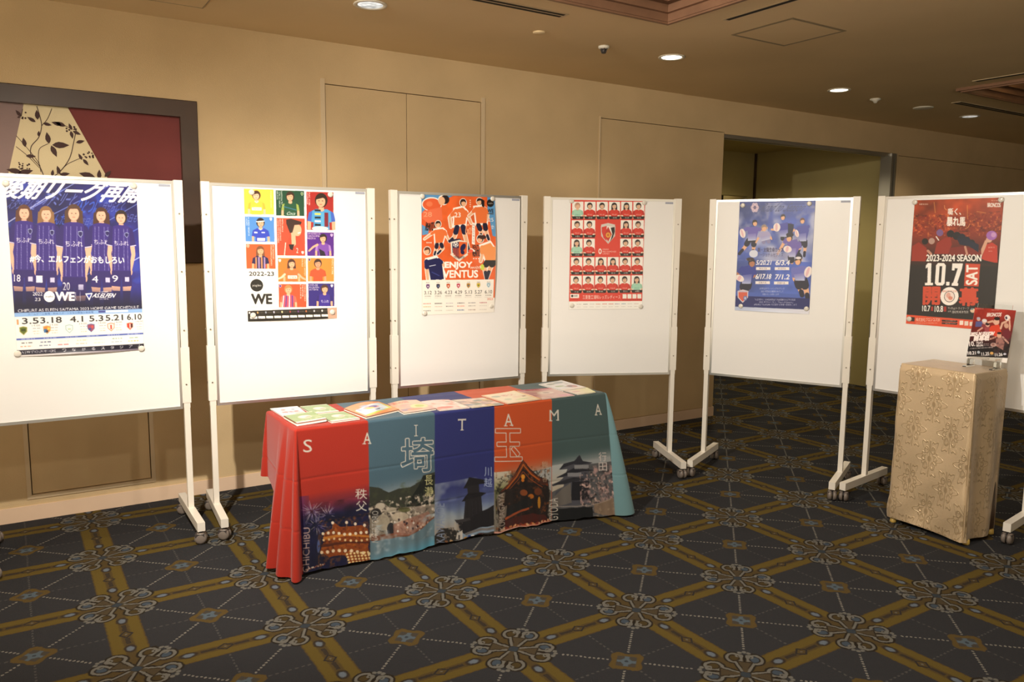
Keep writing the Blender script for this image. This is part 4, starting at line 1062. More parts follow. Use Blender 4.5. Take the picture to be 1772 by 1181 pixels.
for i in range(10): filler(S, 335+i*54, 375+i*54, 965, 6, ['#b0aca4', '#2a2624', '#c0bcb4', '#c87a60', '#c84a3a', '#c84a3a', '#8a6a90', '#5a7a98', '#b8b4ac', '#c8a098'][i], i+30); filler(S, 335+i*54, 372+i*54, 988, 5, '#c4c0b6', i+50)
place_poster(3, -.293, .217, 1.125, 1.853, S, 'football_poster', 'red poster with rows of small portraits around a shield crest')

# 5 -- blue rugby
S = Sheet(.48, .728, RES, ((292, 90), (980, 84), (948, 1100), (268, 1070)), '#4a5a9c')
S.grad([(290, 84), (985, 80), (950, 1100), (265, 1070)], '#3c4c98', '#4a64b8', (600, 90), (600, 900))
S.noise(262, 82, 985, 900, 200, .35, seed=11); S.rect(285, 84, 985, 128, '#2a3a8c', .75)
S.noise(262, 110, 985, 620, 170, .25, '#c8c8dc', .50, seed=21, al=.8); S.noise(262, 110, 985, 600, 90, .2, '#8f90b8', .55, seed=22, al=.7)
S.noise(560, 160, 985, 520, 120, .2, '#4456b0', .5, seed=31, al=.6)
S.text('Road to Season', 500, 108, 890, 186, '#3a4272', .0, .2); 
for k in range(6): S.ell(432+22*math.cos(k*1.05), 148+26*math.sin(k*1.05), 16, 20, '#e6c8d0', .8)
S.ell(432, 148, 14, 16, '#6a5a80')
RG = '#6a60b4'; BLK = '#1c1c34'
def rug(pose, sh=RG, so=BLK, **k):
    runner(pose, sh, so, outline=None, **k)
    t = np.array(pose['torso'], float); S.grad([t[-1], t[-2], (t[-2]+t[1])/2, (t[-1]+t[0])/2], '#c8cfe8', '#6a60b4', tuple((t[-1]+t[-2])/2), tuple((t[0]+t[1])/2), .9, 0)
def ball(cx, cy, rx, ry, rot=0): S.ell(cx, cy, rx, ry, '#f4e6e0', 1, rot); S.ell(cx-rx*.1, cy, rx*.35, ry*.9, '#d890a0', .5, rot)
rug(dict(r=24, head=(435, 285), face=.3, torso=[(370, 325), (450, 318), (470, 350), (450, 440), (375, 445)], arms=[[(375, 335), (330, 350), (312, 380)], [(455, 335), (500, 350), (545, 330)]], legs=[[(385, 440), (350, 500), (300, 560)], [(430, 440), (430, 510), (420, 560)]], lw=40, aw=26)); ball(325, 378, 26, 42, -.3)
S.ell(430, 560, 40, 34, '#d8dcec')
rug(dict(r=22, head=(690, 235), face=-.2, torso=[(640, 300), (730, 280), (780, 330), (740, 410), (672, 410)], arms=[[(650, 310), (620, 345), (590, 345)], [(760, 300), (790, 350), (770, 370)]], legs=[[(690, 410), (690, 440)], [(730, 410), (730, 430)]], lw=30, aw=26), '#4a4ca8'); ball(636, 325, 32, 38)
S.poly([(735, 290), (790, 300), (780, 380), (740, 410)], '#1a1e3c')
rug(dict(r=22, head=(865, 268), face=.1, torso=[(825, 320), (900, 305), (928, 350), (905, 450), (845, 450)], arms=[[(835, 330), (815, 350), (815, 370)], [(920, 320), (900, 350), (880, 330)]], legs=[[(860, 450), (850, 500), (840, 540)], [(895, 450), (895, 520), (890, 580)]], lw=34, aw=22), '#4c50a8', hair='#6a4030'); ball(818, 380, 18, 34, -.3)
rug(dict(r=28, head=(752, 420), face=-.4, torso=[(730, 450), (820, 430), (850, 500), (810, 590), (750, 590)], arms=[[(735, 430), (700, 470), (650, 560)], [(840, 470), (850, 510), (830, 520)]], legs=[[(770, 590), (780, 640)], [(830, 570), (860, 610)]], lw=46, aw=32), '#7060b0'); S.ell(756, 392, 34, 20, '#26222c'); ball(738, 520, 38, 30, .2)
rug(dict(r=26, head=(520, 330), face=.2, torso=[(480, 370), (560, 360), (580, 430), (500, 450)], arms=[[(490, 380), (470, 420), (450, 460)], [(560, 380), (580, 410), (590, 430)]], legs=[[(520, 450), (520, 460)], [(560, 440), (570, 460)]], lw=30, aw=22), '#a8a0c8', '#8a86b0', hair='#a08878')
rug(dict(r=32, head=(415, 640), face=.3, torso=[(320, 680), (430, 655), (450, 720), (410, 830), (330, 830)], arms=[[(330, 690), (290, 740), (310, 790)], [(440, 690), (440, 760), (350, 800)]], legs=[[(350, 830), (330, 880), (340, 900)], [(390, 830), (380, 880), (370, 900)]], lw=52, aw=30, ), '#2f3c98', skin='#b47a5c', hair='#26202a'); S.ell(400, 610, 36, 16, '#3a2c30'); ball(308, 780, 42, 28, .5)
rug(dict(r=30, head=(835, 625), face=-.2, torso=[(785, 690), (880, 665), (915, 720), (900, 800), (815, 800)], arms=[[(795, 700), (805, 790), (860, 850)], [(900, 690), (920, 740), (925, 760)]], legs=[[(840, 810), (860, 870), (880, 930)], [(890, 800), (915, 880), (935, 980)]], lw=60, aw=34), '#6b70c0', BLK); S.ell(838, 598, 26, 12, '#e8dce0'); ball(928, 722, 34, 50, .3)
S.noise(300, 520, 760, 620, 70, .2, '#b8b4d0', .5, seed=41, al=.7)
S.text('新・太陽生命カップ', 468, 505, 700, 545, '#4a4668', .02); S.text('リージョナルセブンズ', 468, 552, 700, 586, '#4a4668', .02)
for t, x0, y0, x1, y1 in (('5/20.21', 457, 620, 592, 660), ('6/3.4', 634, 618, 760, 662), ('6/17.18', 455, 742, 595, 786), ('7/1.2', 632, 745, 762, 788)): S.text(t, x0, y0, x1, y1, '#f4f2f6', .04, .06)
for t, x0, y0 in (('熊谷大会', 455, 680), ('秩父宮大会', 626, 680), ('鈴鹿大会', 453, 806), ('花園大会', 622, 808)): S.rect(x0, y0, x0+132, y0+26, '#f4ece8'); S.text(t, x0+30, y0+5, x0+100, y0+21, '#7a6a80', .01)
for i, (t, w) in enumerate((('太陽生命ウィメンズセブンズ', 230), ('2023 年間総合優勝をめざして', 205), ('応援よろしくお願いします', 150))): S.text(t, 490+i*15, 862+i*26, 490+i*15+w, 880+i*26, '#c8cce8', .0)
S.poly([(275, 938), (955, 958), (950, 1062), (270, 1040)], '#1c2468'); S.grad([(270, 1036), (950, 1058), (949, 1102), (268, 1072)], '#b8c4e0', '#e4e4ee', (270, 1050), (950, 1080))
for i, (t, x0, w) in enumerate((('「もぎ!取れ!」は本拠地熊谷で大会優勝をめざす合言葉', 450, 370), ('2022 年スローガン「Pearl of Queens」', 490, 310), ('#PEARLS TSUKIGAKI を応援する皆様へ感謝をこめて', 445, 390))): S.text(t, x0, 962+i*22, x0+w, 980+i*22, '#e4e4f0', .0)
crest(S, 340, 942, 50, 60, '#d8604a', '#dccfd4', ((-.9, -.8, .9, -.6, '#c8b8c8'),)); S.ell(362, 960, 18, 22, '#6a78b0'); S.ell(362, 960, 9, 12, '#c8c8dc')
place_poster(4, -.272, .208, 1.127, 1.855, S, 'rugby_poster', 'blue poster of women rugby players with match dates on the fifth whiteboard', curl=.004)

# 6 -- black and red basketball
S = Sheet(.473, .734, RES, ((207, 98), (772, 80), (727, 932), (172, 886)), '#171214')
S.grad([(205, 98), (775, 78), (750, 510), (188, 490)], '#b84a22', '#7a2418', (480, 90), (480, 480))
S.noise(180, 80, 780, 300, 110, .5, seed=2); S.noise(180, 200, 780, 330, 14, .25, '#8a2a18', .45, seed=5); S.noise(180, 190, 780, 330, 12, .2, '#e07a3a', .58, seed=6, al=.8)
S.noise(180, 180, 780, 300, 22, .2, '#4a1410', .62, seed=9, al=.7)
for a, b in (((330, 110), (340, 180)), ((540, 130), (545, 220)), ((600, 170), (660, 180))): S.line([a, b], 6, '#e8a050', .5)
S.line([(396, 130), (398, 150), (412, 162)], 4, '#f0a060', .8); S.line([(560, 248), (550, 270), (530, 280)], 4, '#f0a060', .8)
S.grad([(195, 300), (765, 290), (752, 520), (185, 500)], '#5a1a14', '#1c1214', (470, 290), (470, 490), .0, 1)
for hx_, hy_, r, c in ((372, 305, 22, '#7a5a90'), (440, 312, 24, '#15131a'), (480, 325, 26, '#15161f'), (512, 335, 24, '#141a2c'), (545, 350, 20, '#141a30'), (575, 370, 22, '#191518'), (322, 358, 20, '#b89488'), (280, 360, 20, '#1a1214')): S.ell(hx_, hy_, r, r, c)
S.poly([(340, 440), (355, 370), (400, 340), (440, 330), (450, 380), (430, 440)], '#9a2a1c'); S.poly([(196, 500), (200, 390), (240, 365), (290, 400), (300, 450), (280, 500)], '#9c2c1c')
S.poly([(430, 450), (440, 400), (520, 390), (640, 420), (650, 450)], '#7e2018'); S.poly([(480, 340), (560, 350), (620, 380), (620, 430), (560, 390), (500, 380)], '#141c34')
S.line([(300, 420), (320, 440)], 16, '#c8907a'); S.line([(350, 330), (366, 352)], 7, '#efe6e0'); S.line([(535, 395), (548, 440)], 14, '#c8907a')
S.poly([(640, 470), (668, 380), (704, 366), (738, 388), (744, 500), (660, 480)], '#c23420'); S.poly([(636, 410), (660, 350), (676, 364), (664, 400), (640, 460)], '#d8a488'); S.ell(684, 350, 20, 18, '#d8a890'); S.ell(700, 322, 34, 30, '#a468b8'); S.ell(712, 318, 16, 16, '#d8a8d0', .7)
S.text('BRONCOS', 682, 394, 722, 402, '#f2e0d8', .02); S.text('SAITAMA', 684, 418, 708, 426, '#e8c8bc', .02)
S.rect(170, 496, 752, 836, '#171113'); S.poly([(186, 492), (754, 506), (752, 520), (186, 505)], '#2a1a18')
S.grad([(186, 485), (754, 500), (752, 540), (184, 530)], '#3a1612', '#171113', (470, 488), (470, 535), 1, 0)
S.text('嘶く、', 420, 150, 502, 192, '#fbf2ea', .025); S.text('暴れ馬', 414, 206, 530, 262, '#fbf2ea', .03)
filler(S, 238, 292, 124, 9, '#f2ded2', 3)
S.text('THE SAITAMA', 690, 98, 732, 105, '#f6e8e0', .015); S.text('BRONCOS', 668, 116, 750, 142, '#f8efe8', .05)
S.text('2023-2024 SEASON', 292, 444, 638, 486, '#fbf6ee', .035)
# slab numerals
def slab1(x, y0, y1, w):
    S.rect(x, y0, x+w*.62, y1, '#fbf6ee'); S.rect(x-w*.42, y1-16, x+w*1.0, y1, '#fbf6ee'); S.poly([(x, y0), (x, y0+26), (x-w*.36, y0+36), (x-w*.36, y0+16)], '#fbf6ee')
slab1(302, 498, 640, 36)
S.poly([(366, 498), (404, 498), (416, 512), (412, 628), (400, 641), (362, 641), (350, 628), (354, 512)], '#fbf6ee'); S.poly([(377, 518), (393, 518), (389, 622), (373, 622)], '#171113')
S.rect(421, 618, 443, 641, '#fbf6ee')
S.poly([(457, 500), (524, 500), (520, 532), (492, 624), (499, 628), (497, 644), (456, 642), (458, 626), (466, 622), (492, 532), (474, 530), (472, 545), (455, 544)], '#fbf6ee')
S.poly([(540, 500), (634, 504), (628, 648), (535, 644)], '#d2482a'); S.text('SAT', 548, 512, 618, 636, '#fbf6ee', .04, 0, 90)
S.text('開', 280, 652, 382, 762, '#d2482a', .045); S.text('幕', 510, 658, 626, 770, '#d2482a', .045)
S.ell(445, 710, 58, 59, '#fbf4ec'); S.text('BRONCOS', 400, 672, 490, 684, '#c84a2a', .01, al=.8); S.ell(445, 712, 34, 36, '#2a1a18'); S.ell(445, 712, 31, 33, '#f4e2da'); S.ell(438, 704, 14, 18, '#e0a090', .8); S.ell(452, 722, 14, 12, '#d06a50', .7)
S.text('10.7', 275, 770, 324, 806, '#fbf6ee', .03); S.rect(330, 776, 344, 804, '#a82a20'); S.text('10.8', 354, 772, 406, 810, '#fbf6ee', .03); S.rect(411, 776, 427, 808, '#a82a20')
S.text('TS', 436, 780, 452, 792, '#fbf6ee', .02); S.text('岡山トライフープ', 458, 780, 572, 796, '#fbf6ee', .02); S.text('会場', 438, 800, 456, 812, '#fbf6ee', .01); S.text('浦和駒場体育館', 462, 802, 568, 820, '#fbf6ee', .02)
S.ell(597, 802, 18, 14, '#e8c8a8'); S.ell(590, 792, 8, 6, '#6a8a98')
S.poly([(174, 828), (730, 872), (727, 936), (170, 888)], '#e2502c'); S.poly([(196, 842), (228, 845), (227, 872), (195, 869)], '#201616')
S.text('株式会社ブロンコス20', 236, 848, 388, 872, '#fbf0e6', .02); filler(S, 236, 375, 882, 4, '#fbd8c8', 5)
for y in (868, 884): S.poly([(402, y-7), (498, y-3), (502, y+3), (496, y+9), (404, y+4), (400, y)], '#2a1814'); filler(S, 425, 490, y, 5, '#e8c8b8', y)
S.rect(514, 866, 538, 894, '#f8e6da'); S.rect(545, 870, 570, 898, '#f0dccf'); S.rect(578, 874, 604, 900, '#f0dccf')
place_poster(5, -.258, .215, 1.106, 1.840, S, 'basketball_poster', 'black and red basketball opening poster reading 10.7 SAT on the rightmost whiteboard')

# magnets -----------------------------------------------------------------
def magnet_mesh():
    bm = bmesh.new(); rows = [(0, -.0085), (.009, -.0083), (.0125, -.0070), (.0150, -.0040), (.0158, 0), (0, 0)]
    rr = [[bm.verts.new((r*math.cos(2*math.pi*i/28), h, r*math.sin(2*math.pi*i/28))) for i in range(28)] if r > 0 else [bm.verts.new((0, h, 0))] for r, h in rows]
    for a, b in zip(rr, rr[1:]):
        for i in range(28):
            j = (i+1) % 28
            f = bm.faces.new((a[0], b[i], b[j]) if len(a) == 1 else ((a[i], a[j], b[0]) if len(b) == 1 else (a[i], a[j], b[j], b[i]))); f.smooth = True
    return bm
M_MAG = material('magnet_plastic', (.70, .66, .58), .2, coat=.6)
MAG = {0: [(-.301, 1.821), (.243, 1.833), (-.300, 1.014), (.243, 1.006)], 1: [(-.216, 1.824), (.214, 1.827), (-.228, 1.157), (.213, 1.160)], 2: [(-.267, 1.840), (.216, 1.842), (-.256, 1.128), (.212, 1.158)],
       3: [(-.287, 1.844), (.211, 1.841), (-.272, 1.150), (.209, 1.142)], 4: [(-.250, 1.827), (.172, 1.832), (-.233, 1.157), (.190, 1.161)], 5: [(-.256, 1.828), (.202, 1.828), (-.240, 1.135)]}
PN = ['blue five-player poster', 'portrait-grid poster', 'orange cut-out player poster', 'red squad poster', 'blue rugby poster', 'black basketball poster']
CN = ['top left', 'top right', 'bottom left', 'bottom right']
mag0 = None
for k, ps in MAG.items():
    for c, (s, z) in enumerate(ps):
        if mag0 is None: mag0 = obj('round_magnet', magnet_mesh(), M_MAG); o = mag0
        else: o = mag0.copy(); C.objects.link(o)
        p, an = bpos(k, s, z, .0128); o.location = p; o.rotation_euler = (0, 0, an)
        tag(o, 'round pale magnet on the %s corner of the %s' % (CN[c], PN[k]), 'magnet', 'round magnets holding the posters')

# ---------------------------------------------------------------- table covered by the printed cloth
TX0, TX1, TY0, TY1, TZ = 1.08, 2.88, 3.52, 3.97, .712
BX = [TX0, 1.425, 1.782, 2.132, 2.503, TX1]
BC = ['#b53020', '#4c6878', '#2a2f70', '#cc5222', '#455a5a']
S = Sheet(TX1-TX0, .706, .003, None, '#b53020')
def panel_frame(k, quad):
    d0, d1 = (BX[k]-TX0)/(TX1-TX0), (BX[k+1]-TX0)/(TX1-TX0)
    S.setquad(quad, ((d0, 0), (d1, 0), (d1, 1), (d0, 1)))
OFFW = '#e4ddd0'
# red panel: fireworks and a lantern-lit festival float
Q0 = ((245, 212), (690, 165), (716, 1068), (285, 1150)); panel_frame(0, Q0)
# green, orange and blue fields first so that letters may cross the seams
for k in range(5):
    S.setquad(((0, 0), (1, 0), (1, 1), (0, 1)), (((BX[k]-TX0)/(TX1-TX0), 0), ((BX[k+1]-TX0)/(TX1-TX0), 0), ((BX[k+1]-TX0)/(TX1-TX0), 1), ((BX[k]-TX0)/(TX1-TX0), 1)))
    S.rect(0, 0, 1, 1, BC[k])
panel_frame(0, Q0)
S.grad([(268, 590), (703, 565), (716, 1068), (300, 1150)], '#3a1e5c', '#131436', (480, 600), (490, 760), 0, 1)
S.grad([(262, 640), (330, 636), (350, 1140), (300, 1150)], '#5a2f86', '#1a1a4a', (262, 800), (350, 800), .6, 0)
S.noise(300, 700, 700, 1100, 60, .4, seed=12)
rw = random.Random(4)
for fx, fy, n, L in ((350, 735, 34, 95), (450, 760, 22, 70), (380, 830, 22, 80)):
    for k in range(n):
        a = rw.uniform(0, 6.28); r0 = rw.uniform(8, 30); r1 = r0+rw.uniform(.3, 1)*L*.7
        S.line([(fx+r0*math.cos(a), fy+r0*math.sin(a)), (fx+r1*math.cos(a), fy+r1*math.sin(a)*1.1)], rw.uniform(2, 5), rw.choice(['#c8bcd0', '#8f7fb4', '#a89abf', '#e0d0c8', '#6a5aa0']), .7, w2=1.5)
S.ell(398, 965, 10, 44, '#7f9ae0', .6)
S.poly([(430, 880), (480, 850), (490, 810), (530, 840), (600, 838), (660, 830), (700, 860), (712, 935), (700, 965), (716, 1062), (600, 1085), (560, 1020), (470, 1035), (410, 1000), (430, 940)], '#8a3f16')
S.noise(400, 800, 716, 1085, 16, .5, '#c8701f', .45, seed=14, al=.7); S.noise(400, 840, 716, 1085, 12, .3, '#3a1a10', .58, seed=15, al=.8)
S.poly([(425, 905), (560, 885), (716, 900), (716, 912), (560, 900), (430, 925)], '#d88a34', .8); S.poly([(410, 955), (560, 935), (716, 940), (716, 950), (560, 950), (415, 975)], '#4a1f12', .8)
for x, y in ((484, 815), (568, 813), (620, 823), (677, 832)): S.line([(x, y), (x, y+40)], 4, '#8a5a3a'); S.ell(x, y, 9, 10, '#f4dcc0')
for k in range(9): S.ell(425+k*33, 884-6*math.sin(k), 9, 10, '#f8e4c4'); S.ell(430+k*33, 926-8*math.sin(k*.8), 7, 8, '#f0c890'); S.ell(420+k*36, 1008-14*math.sin(k*.5), 10, 11, '#f4d8b0')
for r in range(4):
    for k in range(7): S.ell(575+k*21+r*5, 1020+r*19-k*2, 7, 7, '#f8d898')
for k in range(16): S.ell(318+k*8, 1112-k*1.8+3*math.sin(k*2), 4, 6, rw.choice(['#c8a890', '#8a5040', '#e0c8b0']))
S.text('秩', 618, 600, 690, 662, OFFW, .012); S.text('父', 622, 674, 690, 740, OFFW, .012)
S.text('CHICHIBU', 296, 838, 340, 1128, '#c8a8a0', .01, 0, 90)
S.text('S', 287, 276, 342, 358, OFFW, .0)
# teal panel: river gorge and boats
Q1 = ((35, 98), (528, 60), (522, 1036), (62, 1130)); panel_frame(1, Q1)
S.grad([(45, 480), (528, 450), (527, 640), (48, 660)], '#4c6878', '#8f9aa0', (280, 500), (290, 620), 0, 1)
S.poly([(50, 590), (120, 600), (190, 632), (260, 605), (340, 598), (420, 560), (440, 520), (527, 500), (524, 780), (52, 760)], '#34372c')
S.poly([(330, 700), (400, 600), (440, 525), (527, 520), (524, 780), (300, 780)], '#141a14'); S.noise(50, 600, 527, 760, 40, .4, '#4c5434', .5, seed=16, al=.8)
S.poly([(54, 740), (150, 705), (200, 745), (420, 735), (524, 730), (524, 850), (200, 975), (56, 975)], '#8a7f70'); S.noise(54, 705, 524, 975, 22, .25, '#e0d0bc', .5, seed=17); S.noise(54, 705, 524, 975, 16, .2, '#3a332c', .56, seed=18)
for x, y, rx, ry, c in ((130, 730, 34, 24, '#d0c4b0'), (100, 790, 40, 46, '#1c1a1a'), (150, 850, 50, 60, '#b0a48e'), (270, 810, 60, 32, '#c8b8a0'), (210, 760, 36, 20, '#c0b49e'), (300, 760, 44, 18, '#5a5a34'), (205, 900, 26, 50, '#15161e'), (420, 760, 40, 24, '#9a8a7c')): S.ell(x, y, rx, ry, c, .85)
S.poly([(70, 945), (240, 925), (330, 935), (430, 880), (520, 820), (523, 900), (300, 960), (66, 985)], '#7a4a34'); S.poly([(220, 870), (330, 820), (480, 780), (500, 820), (430, 890), (330, 945), (225, 945)], '#b07a68', .7)
for k in range(46): S.ell(230+rw.random()*270, 930-(rw.random())*70-(k % 9)*6, 7, 9, rw.choice(['#d8b8a4', '#8a4a34', '#3a2a30', '#c89a80', '#e8dcd0']))
S.poly([(62, 985), (200, 965), (330, 950), (430, 900), (523, 830), (522, 1040), (62, 1130)], '#6a8490'); S.noise(58, 880, 524, 1130, 60, .3, '#b4c0c4', .5, seed=19); S.grad([(62, 1030), (522, 960), (522, 1040), (62, 1130)], '#6f98ac', '#5fa8c4', (280, 1000), (290, 1080), .0, .9)
S.text('長', 452, 522, 512, 590, '#e4dc9c', .012); S.text('瀞', 452, 602, 516, 672, '#e4dc9c', .012)
S.text('NAGATORO', 72, 765, 118, 992, '#c4c0b8', .01, 0, 90)
S.rect(387, 145, 392, 225, OFFW); S.rect(376, 142, 403, 147, OFFW); S.rect(376, 222, 403, 227, OFFW)
S.text('埼', 282, 245, 514, 492, '#4c6878', .014, 0, 0, (OFFW, .036))
# letter A across the red/teal seam
S.text('A', 2, 184, 58, 272, OFFW, .0); S.rect(-6, 266, 22, 272, OFFW); S.rect(36, 264, 62, 270, OFFW)
# navy panel: bell tower at dusk
Q2 = ((45, 98), (517, 54), (498, 1028), (36, 1122)); panel_frame(2, Q2)
S.grad([(42, 560), (505, 520), (500, 1028), (36, 1122)], '#2a2f70', '#8fa4b8', (260, 540), (265, 900), 0, 1)
S.noise(40, 640, 505, 960, 130, .3, '#a8b4bc', .5, seed=24, al=.6); S.grad([(38, 820), (502, 780), (500, 960), (36, 1020)], '#98a8b0', '#c0a890', (260, 800), (265, 980), 0, .8)
S.poly([(316, 590), (438, 612), (426, 640), (392, 634), (396, 706), (448, 712), (410, 740), (418, 850), (440, 920), (270, 930), (284, 775), (256, 776), (306, 716), (302, 676), (270, 676), (300, 625)], '#211e22')
S.poly([(318, 592), (300, 626), (270, 676), (300, 660), (436, 640), (436, 612)], '#16141a'); S.poly([(306, 714), (256, 776), (300, 762), (412, 738), (446, 712)], '#141218')
for k in range(5): S.line([(292+k*26, 775), (286+k*30, 910)], 2, '#35313a', rnd=False)
S.poly([(500, 800), (500, 955), (400, 985), (280, 1030), (240, 1000), (225, 940), (200, 918), (320, 912), (400, 865)], '#1c1a1e'); S.poly([(196, 915), (322, 905), (330, 925), (215, 940)], '#3a3638'); S.poly([(275, 1025), (500, 965), (500, 985), (290, 1040)], '#7c7674')
S.poly([(36, 1040), (90, 985), (190, 975), (240, 1010), (250, 1060), (36, 1122)], '#2a2622'); S.noise(40, 980, 260, 1110, 14, .3, '#b8a898', .55, seed=26)
S.poly([(195, 925), (222, 960), (212, 1000), (190, 990)], '#b8b0a4'); S.poly([(215, 1015), (262, 995), (262, 1065), (205, 1062)], '#e0d8cc'); S.rect(228, 1030, 240, 1066, '#302c30')
S.poly([(40, 1105), (290, 1060), (500, 1000), (500, 1034), (36, 1125)], '#3a3632')
for x, y, c in ((285, 1060, '#c88a3a'), (318, 1052, '#2a4a9a'), (345, 1048, '#e8e4e4'), (400, 1045, '#c03a4a'), (420, 1042, '#d88a90'), (130, 1085, '#8a5a3a'), (170, 1082, '#c8a070')): S.ell(x, y, 13, 9, c)
S.text('川', 434, 516, 488, 584, '#aab8d4', .012); S.text('越', 430, 594, 490, 664, '#aab8d4', .012)
S.text('KAWAGOE', 52, 790, 118, 1100, '#8c98b0', .008, 0, 90)
S.text('T', 230, 146, 294, 232, OFFW, .0); S.rect(230, 146, 234, 160, OFFW); S.rect(290, 144, 294, 158, OFFW); S.rect(249, 228, 275, 234, OFFW)
# orange panel: carved temple gable
Q3 = ((62, 100), (512, 46), (508, 1028), (32, 1116)); panel_frame(3, Q3)
S.grad([(50, 500), (505, 460), (502, 640), (46, 700)], '#cc5222', '#b8a494', (275, 500), (278, 620), 0, 1)
S.poly([(46, 618), (504, 580), (506, 1030), (32, 1116)], '#7c7468'); S.grad([(46, 600), (180, 590), (150, 720), (46, 760)], '#d0c4b0', '#8c8c5c', (100, 620), (90, 740)); S.poly([(360, 600), (506, 560), (506, 760), (420, 700)], '#b4b4b0')
S.poly([(46, 740), (110, 720), (60, 860), (50, 980)], '#5a5c3c')
S.poly([(278, 508), (340, 580), (400, 635), (478, 668), (490, 800), (470, 960), (506, 1030), (60, 1108), (70, 960), (50, 840), (90, 750), (170, 680), (230, 580)], '#231712')
S.noise(60, 600, 490, 1090, 26, .25, '#8a4a20', .56, seed=28, al=.8); S.noise(60, 640, 490, 1090, 14, .2, '#15100e', .5, seed=29, al=.7)
S.poly([(280, 512), (230, 600), (150, 700), (90, 760), (160, 725), (240, 640), (282, 560), (330, 620), (420, 690), (478, 720), (470, 680), (390, 640), (330, 585)], '#6f3014')
S.line([(280, 545), (225, 640), (140, 735)], 7, '#c86a24'); S.line([(282, 545), (345, 620), (440, 690)], 7, '#c86a24'); S.line([(282, 600), (330, 655), (430, 725)], 5, '#a04c1c'); S.line([(276, 600), (240, 660), (170, 735)], 5, '#a04c1c')
S.ell(278, 640, 16, 20, '#e8962c'); S.ell(276, 668, 12, 14, '#d87a20'); S.ell(282, 770, 30, 26, '#8a4820'); S.ell(340, 800, 22, 20, '#b8681c'); S.ell(402, 850, 12, 50, '#c8841c'); S.ell(395, 760, 30, 30, '#6a3418'); S.ell(440, 680, 34, 30, '#4a2416')
S.poly([(130, 900), (330, 800), (350, 880), (140, 970)], '#15181a', .8); S.poly([(120, 975), (320, 890), (325, 905), (125, 995)], '#a85028'); S.poly([(120, 1000), (350, 940), (450, 960), (470, 1000), (120, 1060)], '#4a1c14')
for k in range(34): S.ell(90+k*12, 1072-k*1.9+6*math.sin(k*1.7), 8, 11, rw.choice(['#d88a50', '#8a3020', '#e8b080', '#a04020']))
S.poly([(34, 1090), (500, 1012), (508, 1030), (32, 1116)], '#d89078'); S.line([(40, 1100), (505, 1026)], 5, '#e8c8c0')
S.poly([(60, 780), (130, 760), (120, 830), (60, 900)], '#8a8474', .6); S.poly([(80, 900), (140, 870), (130, 960), (60, 1060)], '#a89a88', .6)
S.text('KUMAGAYA', 72, 765, 120, 1075, '#b4a498', .01, 0, 90); S.text('熊', 428, 520, 478, 574, '#c8b8a0', .008, al=.8); S.text('谷', 430, 640, 470, 684, '#c8b8a0', .008, al=.8)
S.text('A', 137, 156, 202, 248, OFFW, .0); S.rect(132, 243, 160, 249, OFFW); S.rect(176, 238, 206, 244, OFFW)
S.text('玉', 58, 272, 268, 512, '#cc5222', .014, 0, 0, (OFFW, .036))
# green panel: castle and cherry blossom
Q4 = ((58, 130), (452, 90), (470, 1040), (52, 1082)); panel_frame(4, Q4)
S.grad([(58, 500), (455, 460), (462, 640), (54, 660)], '#455a5a', '#a0a4a4', (250, 500), (255, 600), 0, 1)
S.poly([(54, 640), (462, 600), (470, 1040), (52, 1082)], '#5c5c5e'); S.grad([(54, 620), (200, 600), (150, 780), (54, 830)], '#b8bcba', '#c4b8a4', (100, 640), (90, 800))
S.poly([(240, 548), (262, 590), (330, 605), (300, 620), (298, 650), (342, 664), (300, 672), (300, 720), (335, 738), (300, 745), (300, 930), (60, 950), (80, 830), (130, 800), (140, 760), (60, 785), (52, 770), (110, 745), (135, 715), (82, 715), (150, 680), (160, 650), (104, 655), (140, 610), (205, 590)], '#4e4e56')
S.poly([(242, 546), (262, 590), (325, 604), (250, 618), (200, 612), (150, 632), (104, 655), (136, 608), (205, 588)], '#2b2c34'); S.poly([(205, 640), (342, 666), (250, 672), (160, 700), (84, 722), (130, 690)], '#24252c'); S.poly([(130, 742), (200, 715), (335, 740), (200, 748), (140, 770), (52, 778), (100, 750)], '#2a2a30')
S.rect(205, 620, 300, 650, '#8a8a8c'); S.rect(160, 680, 250, 710, '#86868a'); S.poly([(190, 750), (300, 748), (296, 900), (180, 900)], '#1f1f24'); S.poly([(60, 880), (130, 800), (180, 760), (185, 920), (60, 960)], '#6e6862')
S.noise(240, 640, 462, 960, 26, .25, '#c09a94', .52, seed=33, al=.9); S.noise(240, 700, 466, 980, 16, .2, '#d8b4a8', .56, seed=34); S.noise(240, 640, 466, 1000, 20, .2, '#2c2628', .58, seed=35, al=.8)
S.poly([(330, 940), (400, 910), (466, 890), (470, 1040), (330, 1010)], '#8a7460'); S.noise(320, 900, 470, 1040, 18, .3, '#b09a80', .5, seed=36, al=.7)
S.poly([(52, 975), (200, 960), (320, 962), (320, 1050), (60, 1080)], '#16181a'); S.line([(70, 950), (300, 950), (450, 900)], 6, '#c0b0a4', .6)
S.text('行', 374, 530, 430, 596, '#e0d2cc', .012); S.text('田', 372, 606, 430, 672, '#e0d2cc', .012)
S.text('GYODA', 30, 880, 96, 1068, '#d8d0c4', .01, 0, 90)
S.text('M', 40, 206, 104, 286, OFFW, .0); S.rect(36, 282, 60, 288, OFFW); S.rect(86, 278, 106, 284, OFFW)
S.text('A', 364, 170, 410, 250, OFFW, .0); S.rect(360, 246, 380, 252, OFFW); S.rect(394, 242, 412, 248, OFFW)
FRONT = S.out()*.85

